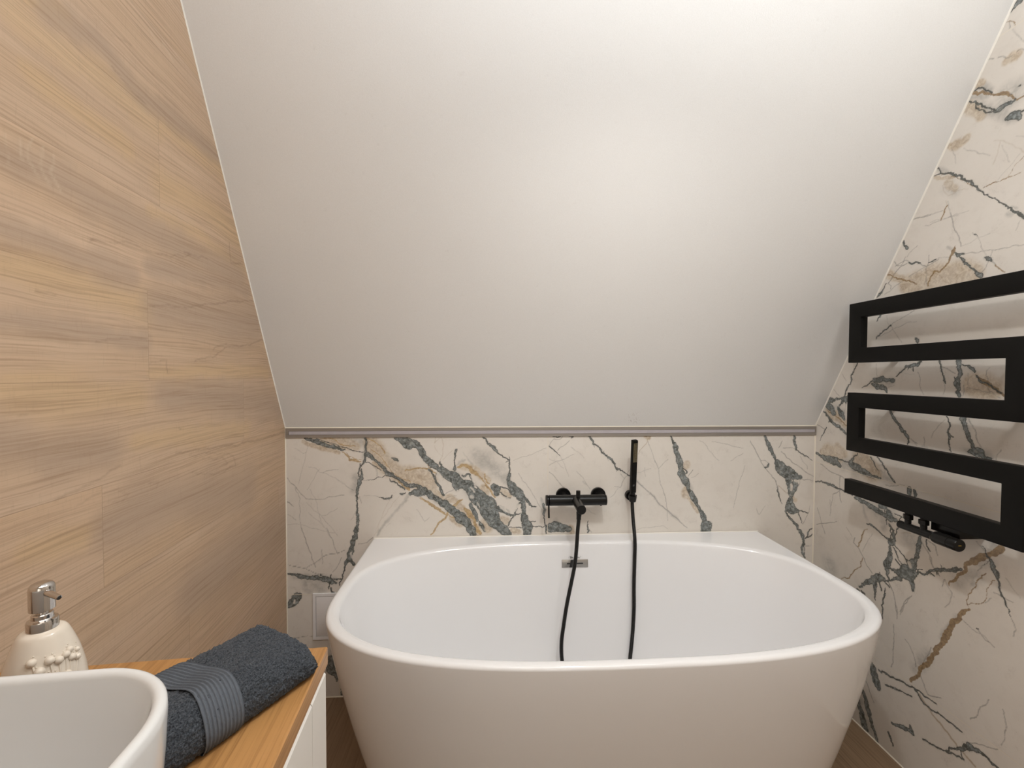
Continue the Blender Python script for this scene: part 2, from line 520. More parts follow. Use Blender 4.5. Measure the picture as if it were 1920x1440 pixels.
def grid_wall(name, U, V, fn, mat, layers, flip=False):
    """U along, V height (1-D arrays); fn maps them to world points"""
    nu, nv = len(U), len(V)
    uu, vv = np.meshgrid(U, V, indexing='ij')
    co = np.stack(fn(uu, vv), axis=-1).reshape(-1, 3).astype(np.float32)
    me = bpy.data.meshes.new(name)
    me.vertices.add(nu * nv)
    me.vertices.foreach_set('co', co.ravel())
    i = np.arange(nu - 1)[:, None] * nv + np.arange(nv - 1)[None, :]
    q = np.stack([i, i + nv, i + nv + 1, i + 1], axis=-1).reshape(-1, 4)
    if flip: q = q[:, ::-1]
    nf = len(q)
    me.loops.add(nf * 4)
    me.loops.foreach_set('vertex_index', q.ravel().astype(np.int32))
    me.polygons.add(nf)
    me.polygons.foreach_set('loop_start', (np.arange(nf) * 4).astype(np.int32))
    for an, arrs in layers.items():
        a = me.attributes.new(an, 'FLOAT_COLOR', 'POINT')
        data = np.stack([arrs[k].ravel() for k in range(4)], axis=-1).astype(np.float32)
        a.data.foreach_set('color', data.ravel())
    me.update(calc_edges=True)
    me.validate()
    o = link_mesh(name, me, mat)
    return tag(o, kind='structure')

def stone_layers(text, U, V, seed, g):
    out = {k: np.zeros((len(U), len(V)), np.float32) for k in ('D', 'G', 'H', 'C', 'K', 'W', 'in', 'HG')}
    paint(text, U, V, out, {k: k for k in out}, seed, g)
    one = [out[k] for k in ('D', 'G', 'H', 'C')]
    two = [out[k] for k in ('K', 'W', 'in', 'HG')]
    return {'veins': one, 'veins_b': two}

VEINS_BACK = """
D -6723,9845,69 -6455,9774,110 -6133,9661,138 -5756,9548,133 -5486,9449,105 -5269,9420,39
D -6266,9806,25 -5917,9701,25 -5485,9532,25 -5106,9432,25 -4590,9312,25
K -6777,9720,110 -6241,9551,138 -5811,9409,138 -5487,9296,111
G -5378,9323,28 -5162,9154,55 -4946,9013,94 -4674,8955,28
G -5216,9294,22 -5054,9153,22 -4837,9040,22 -4564,8996,22
K -6024,9799,248 -5646,9769,304 -5241,9656,332 -4888,9514,277
G -6023,9855,33 -5808,9853,33 -5592,9769,33 -5458,9629,33 -5214,9558,33 -4888,9542,33
C -5158,9794,305 -4832,9765,305 -4588,9680,305
C -4587,9902,167 -4534,9623,167 -4535,9317,167 -4536,9121,222
D -4532,9902,72 -4507,9512,72 -4536,9233,72 -4551,8982,72 -4647,8843,56 -4716,8732,28
D -4715,8872,33 -4744,8676,33 -4759,8397,33
D -4675,8676,44 -4663,8396,83 -4719,8173,122 -4788,8005,83 -4831,7782,95 -4818,7558,61 -4825,7277,56 -4827,6997,72 -4810,6715,111 -4839,6435,72 -4881,6210,84 -4855,6041,95
K -4342,9706,306 -4125,9397,417 -3935,9144,418 -3634,8750,474 -3305,8494,419 -2919,8264,336
G -4478,9846,39 -4178,9705,39 -3933,9508,39 -3797,9255,39
G -4289,9399,28 -4017,9201,28 -3853,9004,28 -3689,8750,28 -3470,8495,28 -3195,8324,28 -2842,8151,28
C -3906,9424,84 -3742,9227,139 -3634,8946,84
D -3551,9085,28 -3386,9028,123 -3303,8971,39
D -4454,9232,167 -4209,9035,83 -3991,8837,100 -3800,8639,123 -3636,8469,140 -3471,8383,112
K -4210,8895,111 -3909,8668,112 -3691,8441,112
D -4537,8954,25 -4319,8868,25 -4101,8754,25 -3937,8612,25
C -4210,8783,67 -4088,8558,67 -4089,8418,67
D -4432,8267,14 -4158,8306,22 -3883,8354,22 -3526,8384,28
H -4678,8228,11 -4432,8253,11
D -3636,8300,22 -3417,8157,50 -3224,7986,45 -3059,7872,28
D -3471,8369,95 -3251,8268,95 -3058,8125,95 -2843,7982,95
G -3306,8241,62 -3141,8042,62 -2920,7870,62
D -4024,7603,17 -3832,7530,50 -3667,7556,50 -3529,7681,22
D -3253,7733,17 -3142,7704,62 -3031,7773,17
C -2921,7672,45 -3116,7393,95 -3338,7114,95 -3615,6836,95 -3808,6614,95 -4002,6335,95 -4086,6139,67
HG -3281,7621,11 -3530,7342,11 -3696,7119,11 -3807,6896,11 -4029,6533,11 -4223,6141,11
HG -3474,7652,11 -3695,7373,11 -3862,7038,11 -3918,6841,11 -4112,6421,11
C -3754,6472,22 -3615,6610,22
H -7366,8370,14 -7062,8019,14 -6689,7570,14 -6204,7549,14 -5878,7642,14 -5308,7699,14
H -7088,8020,11 -6983,7782,11 -6934,7309,11 -6951,6891,11 -6887,6499,11 -6730,6077,11
H -7375,7468,28 -7162,7298,11
H -7367,6995,11 -7073,6782,11
H -7370,6619,8 -6994,6627,8 -6591,6494,8 -6051,6344,8 -5617,6252,8
H -6598,8778,8 -6329,8719,8 -6196,8565,8 -5953,8521,8 -5710,8379,8 -5494,8237,8
C -5548,8294,22 -5386,8180,67 -5251,8067,28
H -5251,8067,11 -5116,7954,11 -4953,7868,11
H -6088,8550,11 -5871,8632,11 -5519,8656,11
H -6195,8690,8 -6358,8442,8 -6550,8083,8 -6659,7917,8
H -6618,9554,8 -6674,9333,8 -6730,9028,8 -6813,8752,8 -6897,8420,8 -6966,8143,8
H -7101,9474,8 -6781,9278,8 -6674,9333,8
H -6551,7944,8 -6392,7635,8 -6300,7411,8 -6262,7075,8 -6157,6682,8 -5943,6342,8 -5809,6087,8
H -6613,7053,8 -6345,6797,8 -6050,6484,8
H -6690,7444,8 -6423,7134,8 -6155,6934,8 -5886,6593,8 -5563,6167,8
H -6128,6933,8 -5828,7068,8 -5556,7204,8
C -4841,8398,250 -4925,7951,250 -4980,7840,250
H -4736,7641,11 -4669,7387,11
H -4572,7680,8 -4298,7663,8 -4024,7603,8
H -4931,6998,8 -5069,6748,8
D -3509,10008,141 -3259,9865,254 -3036,9708,311 -2785,9607,311 -2534,9520,198 -2394,9234,255 -2226,9005,227 -2001,8803,199 -1776,8630,171 -1465,8426,313 -1239,8338,314 -1069,8192,285
D -1239,8338,342 -1012,8077,257 -728,8045,314 -557,7755,315 -271,7520,430 15,7285,488 159,6936,546 304,6586,431 650,6289,259 881,6110,231
D -1182,8079,200 -1097,7819,86
D -585,7294,115 -442,6945,143 -327,6654,86
D -1125,9368,97 -1168,9111,34 -1196,8853,34 -1182,8624,114
D -1747,8915,45 -1635,8714,46
C -1097,8795,57 -899,8936,143 -785,8993,57
C -870,9280,29 -700,9049,57 -529,8818,103 -501,8732,103
G -1069,8709,74 -899,8793,97 -643,8705,114 -443,8502,143 -329,8357,57 -100,8152,40 100,7919,63
K -899,8736,200 -614,8676,200 -386,8558,200 -101,8325,200 71,8179,201
G -386,8558,40 -215,8326,40 -43,8094,40 129,7861,40
G -44,8440,46 -43,8267,46 129,8063,46
C 443,8435,172 615,8317,344 788,8373,287 817,8142,201
C -359,9190,486 12,8957,486 443,8550,488
D 301,7946,258 416,7800,230 416,7655,172
D 329,7974,34 645,7913,34 876,7823,35 1049,7618,35
D 531,7741,34 704,7594,34 934,7504,35
K 559,7827,86 732,7680,259 934,7561,115
K -100,7922,201 15,7747,201
D 875,8141,115 1019,7966,288 1164,7732,317 1338,7527,288 1426,7381,173
D 903,8430,115 846,8199,115
D -189,9906,34 11,9761,40 154,9560,86 326,9415,115 441,9241,34 642,9096,34 886,8979,40 887,8748,40 859,8430,29
D 886,9094,20 895,8950,20 757,8879,20
D 1454,7583,52 1570,7437,98 1687,7231,69 1919,7155,35
D 1397,7352,173 1441,7119,144 1457,6857,173 1516,6565,231 1575,6301,318 1590,6097,289
D 1310,7324,35 1195,7152,35 1109,6892,35 966,6690,35 851,6431,35
D 475,7105,201 734,6985,173 936,6836,86 1081,6834,58 1341,6917,17
D 880,6366,23 1169,6361,23 1401,6363,23
D 1720,6372,26 1923,6377,26 2272,6388,26
D 1690,6576,23 1922,6587,23
K 620,6638,259 822,6606,230
K 1025,6253,173 1285,6190,173
C 2121,7487,58 2209,7253,174 2211,6991,174
D 2209,7253,87 2240,6961,87 2241,6728,46 2301,6405,41 2347,6112,41
H 1248,8455,12 1394,8164,12 1626,7901,12 1859,7549,12 1976,7344,12 2152,7050,12
H 2314,9416,9 1909,9259,9 1390,9090,9 1045,8948,9
HG -1915,9886,14 -1944,9630,14 -1690,9857,14 -1606,9571,14 -1634,9257,14 -1719,9029,14 -1832,8802,14
HG -1239,9369,11 -1437,9198,11 -1634,9000,11
HG -1634,9114,11 -1860,9344,11 -1944,9545,11
K -3040,8528,396 -2704,8468,482 -2368,8207,568 -2087,8061,427
G -3040,8585,45 -2732,8667,45 -2479,8694,45 -2198,8662,57
D -2170,8633,57 -1974,8403,68 -1833,8086,85 -1720,7856,97 -1607,7653,86
D -1833,8459,114 -1889,8345,114
D -3041,8101,142 -2733,8040,142 -2397,7893,142 -2144,7689,199 -1834,7484,171 -1466,7220,228 -1126,6956,257 -812,6662,286 -613,6341,258 -498,6136,258
D -2874,7727,113 -2594,7752,256 -2313,7720,142
D -1721,7425,143 -1466,7307,143 -1239,7159,143
C -2059,7917,142 -1918,8059,142
K -1918,7801,171 -1777,7598,199 -1636,7481,143
G -3042,7958,96 -2902,7871,96
G -2538,7580,23 -2201,7403,85 -1975,7228,97 -1693,7023,68 -1466,6904,34
G -2482,7579,26 -2116,7374,26 -1778,7081,26 -1466,6918,26 -1126,6697,26 -784,6460,26
K -1296,6757,171 -955,6492,172
G -983,7444,40 -1239,7246,69 -1381,7133,40 -1466,6933,63 -1636,6705,69 -1806,6564,57 -1920,6365,51 -2090,6137,46
G -813,7124,86 -670,7007,172 -556,6831,143 -413,6656,86 -327,6365,103 -212,6160,115
K -1069,7243,171 -898,7154,172 -670,6833,172
K 74,6589,172 17,6446,316 74,6329,316
D -241,6595,69 -126,6448,115 -40,6244,69
H -1551,7681,14 -1352,7794,14 -1239,7850,14
H -1579,7481,14 -1352,7593,14 -1126,7618,14
C -3043,7444,113 -2959,7671,113
H -2623,7123,9 -2455,6862,9 -2315,6659,9 -2145,6800,9
W -1804,8458,142 -1720,8228,228 -1550,8054,228 -1437,7938,171
W -500,8358,172 -329,8155,258 -157,8009,200
W 474,7452,172 733,7303,403 993,7155,432 1166,7355,173
W 620,6754,173 764,6636,173 879,6721,115
W -1352,7621,171 -1182,7504,171 -1239,7390,171
W -556,7582,126 -499,7552,115
W 1168,6629,87 1198,6483,144
D -898,8391,57 -614,8446,57 -386,8040,57 -186,7779,57
G -1381,7162,51 -1069,7330,51 -898,7471,51
G 72,7920,57 215,7745,57 359,7540,57
W -585,7928,63 -443,7753,63
W -1069,7790,114 -955,7673,57
W -41,6620,57 103,6357,57 17,6301,144
W -328,7348,46 -242,7173,46
D -2114,8719,34 -1804,8716,34
G -2198,8834,40 -2086,8633,40 -1861,8459,40
K -1466,7537,171 -1239,7476,171 -1012,7300,172
K -556,6658,229 -441,6367,229 -327,6162,230
C -1211,8452,342 -499,7610,343 361,6585,345
C -2537,7952,170 -1636,7309,171 -784,6517,172
D 2447,6332,286 2707,6385,315 2968,6294,258 3228,6260,201
C 2705,6617,172 2764,6442,172
K 3286,6317,172 3345,6113,172
D 2430,9480,46 2603,9350,51 2747,9205,23 2892,9090,14
H 2430,9523,11 2600,9779,11 2801,9864,11
D 2571,9865,34 2715,9835,34 2858,9863,34
D 3204,9876,34 3348,9861,46 3291,9804,34
H 2600,9750,14 2859,9763,14 2945,9863,14
H 3205,9704,14 3004,9519,14 2747,9306,14
H 2435,8491,14 2609,8346,14 2812,8085,14 3015,7881,14 3306,7618,14
H 2434,8750,11 2720,8919,11 3008,8974,11 3382,9172,11
H 3264,9460,9 3584,9228,9 3788,9025,9
H 2863,9090,9 3038,8773,9 3186,8311,9
H 3502,8509,11 3736,8276,11 3883,8015,11 4030,7811,11
C 3766,8103,86 3883,7986,57
H 2433,9007,9 2721,8890,9 2981,8630,9
D 3955,9886,40 4072,9742,74 4132,9569,57 4307,9482,40 4454,9308,63 4571,9163,52 4748,9031,69 4894,8929,69 4998,8784,52 5014,8668,29 5073,8580,81 5220,8521,35 5427,8403,23 5574,8314,40
D 4161,9540,14 4191,9425,14
D 4718,9017,14 4749,8902,14
D 5059,8581,14 5060,8479,14
D 4513,9221,14 4570,9293,14
C 5871,8108,98 5990,7990,75 6228,7783,35 6438,7577,58 6618,7399,70 6769,7192,64 7008,7013,52 7249,6804,99 7430,6654,116 7612,6475,58 7951,6204,23
H 5871,8108,14 6050,7931,14 6318,7695,14 6587,7458,14 6769,7192,15 7069,6954,15 7310,6745,15 7551,6564,15 7914,6234,15
H 5572,8547,12 5486,8315,12 5341,8143,12 5227,7854,12 4992,7900,12
H 5221,8405,12 5399,8200,12
H 5867,8427,9 6190,8511,9 6426,8582,9
H 6189,8628,9 6223,8278,9
HG 6234,9875,20 6295,9642,20 5975,9297,20 5933,9152,20
HG 6410,9874,17 6265,9672,17
K 6204,9860,144 6323,9787,144
H 6295,9642,12 6447,9293,12 6570,8915,12 6737,8564,12 6787,8127,12 6940,7687,12 7065,7246,12 7134,6513,12
H 6737,8564,12 6897,8767,12 7102,8939,12
D 7179,9884,41 7270,9695,58 7392,9490,128 7425,9257,145 7548,8965,174 7612,8643,203 7645,8380,262 7768,8145,204 7927,7850,146
D 7392,9520,46 7515,9198,46 7700,8730,46 7854,8378,47
K 7878,8758,203 7791,8612,203
K 7863,7734,233 7807,7500,204
D 3967,6566,17 3960,6305,35 3956,6117,58
H 3984,6247,14 4102,6114,14
H 5892,6183,9 6394,6262,9 6928,6326,9 7138,6190,9
H 3920,7031,9 4242,6823,9
H 4820,7482,9 5139,7826,9
D 7928,7768,140 8075,7555,175 8222,7306,175 8370,7057,91 8482,6843,140 8594,6559,154 8670,6310,281 8673,6097,316
D 7930,7662,42 8151,7272,42 8408,6915,42 8522,6560,42
C 7961,7979,140 8072,7766,140
C 8777,6414,140 8922,6376,70
K 7933,7416,91 8154,7096,91 8337,6846,105
HG 7932,7486,21 8190,7095,21 8445,6844,21
D 11025,9856,92 11121,9608,120 11236,9359,141 11349,9181,120 11483,8897,85
D 11540,8825,177 11617,8647,247 11768,8468,389 12028,8358,460 12252,8249,284 12512,8175,177
D 11994,8216,142 12074,7930,213 12118,7573,177 12140,7394,106 12089,7180,248 12095,6930,319 12244,6856,284 12430,6817,142
D 12294,7999,177 12335,7820,177 12229,7571,142 12160,7358,71
W 12148,7894,85 12153,7679,106
W 12293,8052,85 12404,8015,85
D 11948,6860,71 12102,6572,85 12330,6317,92 12520,6062,85 12674,5844,107 12716,5591,78
D 12718,5519,107 12686,5304,143 12728,5051,86 12787,4923,57
W 12722,5339,36 12733,5159,43
D 12466,6852,32 12653,6796,32 12877,6738,32
D 12468,6781,32 12566,6528,32 12645,6311,18
D 13059,6106,36 12896,5876,50 12789,5698,29
D 13064,5872,43 12862,5750,43
H 12720,5429,21 13055,5422,21
D 12236,9849,71 12261,9530,92 12322,9281,71
D 12322,9281,28 12528,9137,28 12753,9028,28 13017,8812,14
H 11716,9214,18 11942,8964,18 12279,8712,18 12654,8459,18 13068,8205,18
H 11786,9356,14 12080,9371,14 12377,9280,14
H 11744,9639,14 11603,9357,14
H 12494,9030,11 12609,8816,11 12798,8636,11 12820,8493,11
H 12588,8103,14 13034,8026,14
H 10427,9647,18 10710,9151,18 10880,8831,18 11069,8546,18 11369,8187,18 11559,7865,18 11640,7508,18 11795,7113,18
D 11031,8581,42 11194,8686,56 11193,8757,18
H 10880,8866,14 11174,8775,14
D 11561,7794,25 11631,7579,50 11661,7400,25 11719,7221,25
HG 11614,7864,21 11821,7684,21 12008,7521,21
K 12234,7357,106 12347,7248,107
H 8871,9621,10 9341,9548,11 9705,9440,11 10141,9367,11
H 8367,9659,10 8732,9306,10 9171,8881,11
H 10227,8660,11 10089,8237,11 9987,7813,11 9851,7283,11 9783,7000,11
H 9642,8859,11 10145,9155,11
H 7921,8260,17 8115,8521,17
H 8065,8223,10 8350,8379,10
H 12664,6275,11 12914,6774,11 12945,7024,11
H 10733,6950,11 10847,6699,11 11098,7052,11
H 12482,7854,11 12514,8068,11
D -7377,4762,64 -7133,4733,91 -6867,4634,156 -6465,4578,138 -6108,4522,156 -5794,4421,156 -5614,4370,64
D -6196,4710,37 -5883,4563,37 -5388,4541,37
D -5792,4700,28 -5861,4423,28 -5886,4144,28
D -4857,6446,138 -4881,6168,120 -5019,5753,101 -5134,5429,184 -5135,5243,184 -5295,5014,46 -5387,4690,28 -5503,4274,28
D -4995,6124,83 -5065,5707,83 -5112,5336,92 -4979,5053,120
W -5057,5521,55 -5040,5334,55
D -5818,4166,74 -5730,4000,74
H -7374,5109,14 -6775,4956,14 -6241,4711,14 -5927,4704,14
H -6101,5381,18 -5561,5508,18 -5291,5619,18
H -6101,5381,14 -6416,5133,14 -6730,4955,14
H -6144,5637,14 -6112,5126,14
H -6872,6482,18 -6721,6018,18 -6591,5600,18 -6372,4993,18
H -5958,6466,14 -5782,6092,14 -5562,5485,14
H -5405,5342,14 -5746,4792,14
H -4793,5841,14 -4476,5881,14 -4249,6086,14
C -6735,4445,137 -6737,4167,229 -6514,4068,184
C -6423,4298,413 -6155,4151,414
C -7134,4664,274 -6242,4502,275 -5704,4465,276
D -7390,3535,137 -7232,3670,275 -7097,3851,275 -6962,3941,183
W -7151,3760,64 -7161,3644,64
C -5813,1804,139 -5861,1477,277
D -5816,1428,323 -5818,1193,370 -5910,1008,185 -5639,904,185 -5619,620,74
D -5461,425,83 -5441,94,83
H -7335,2324,14 -6484,2342,14 -5810,2273,14
"""
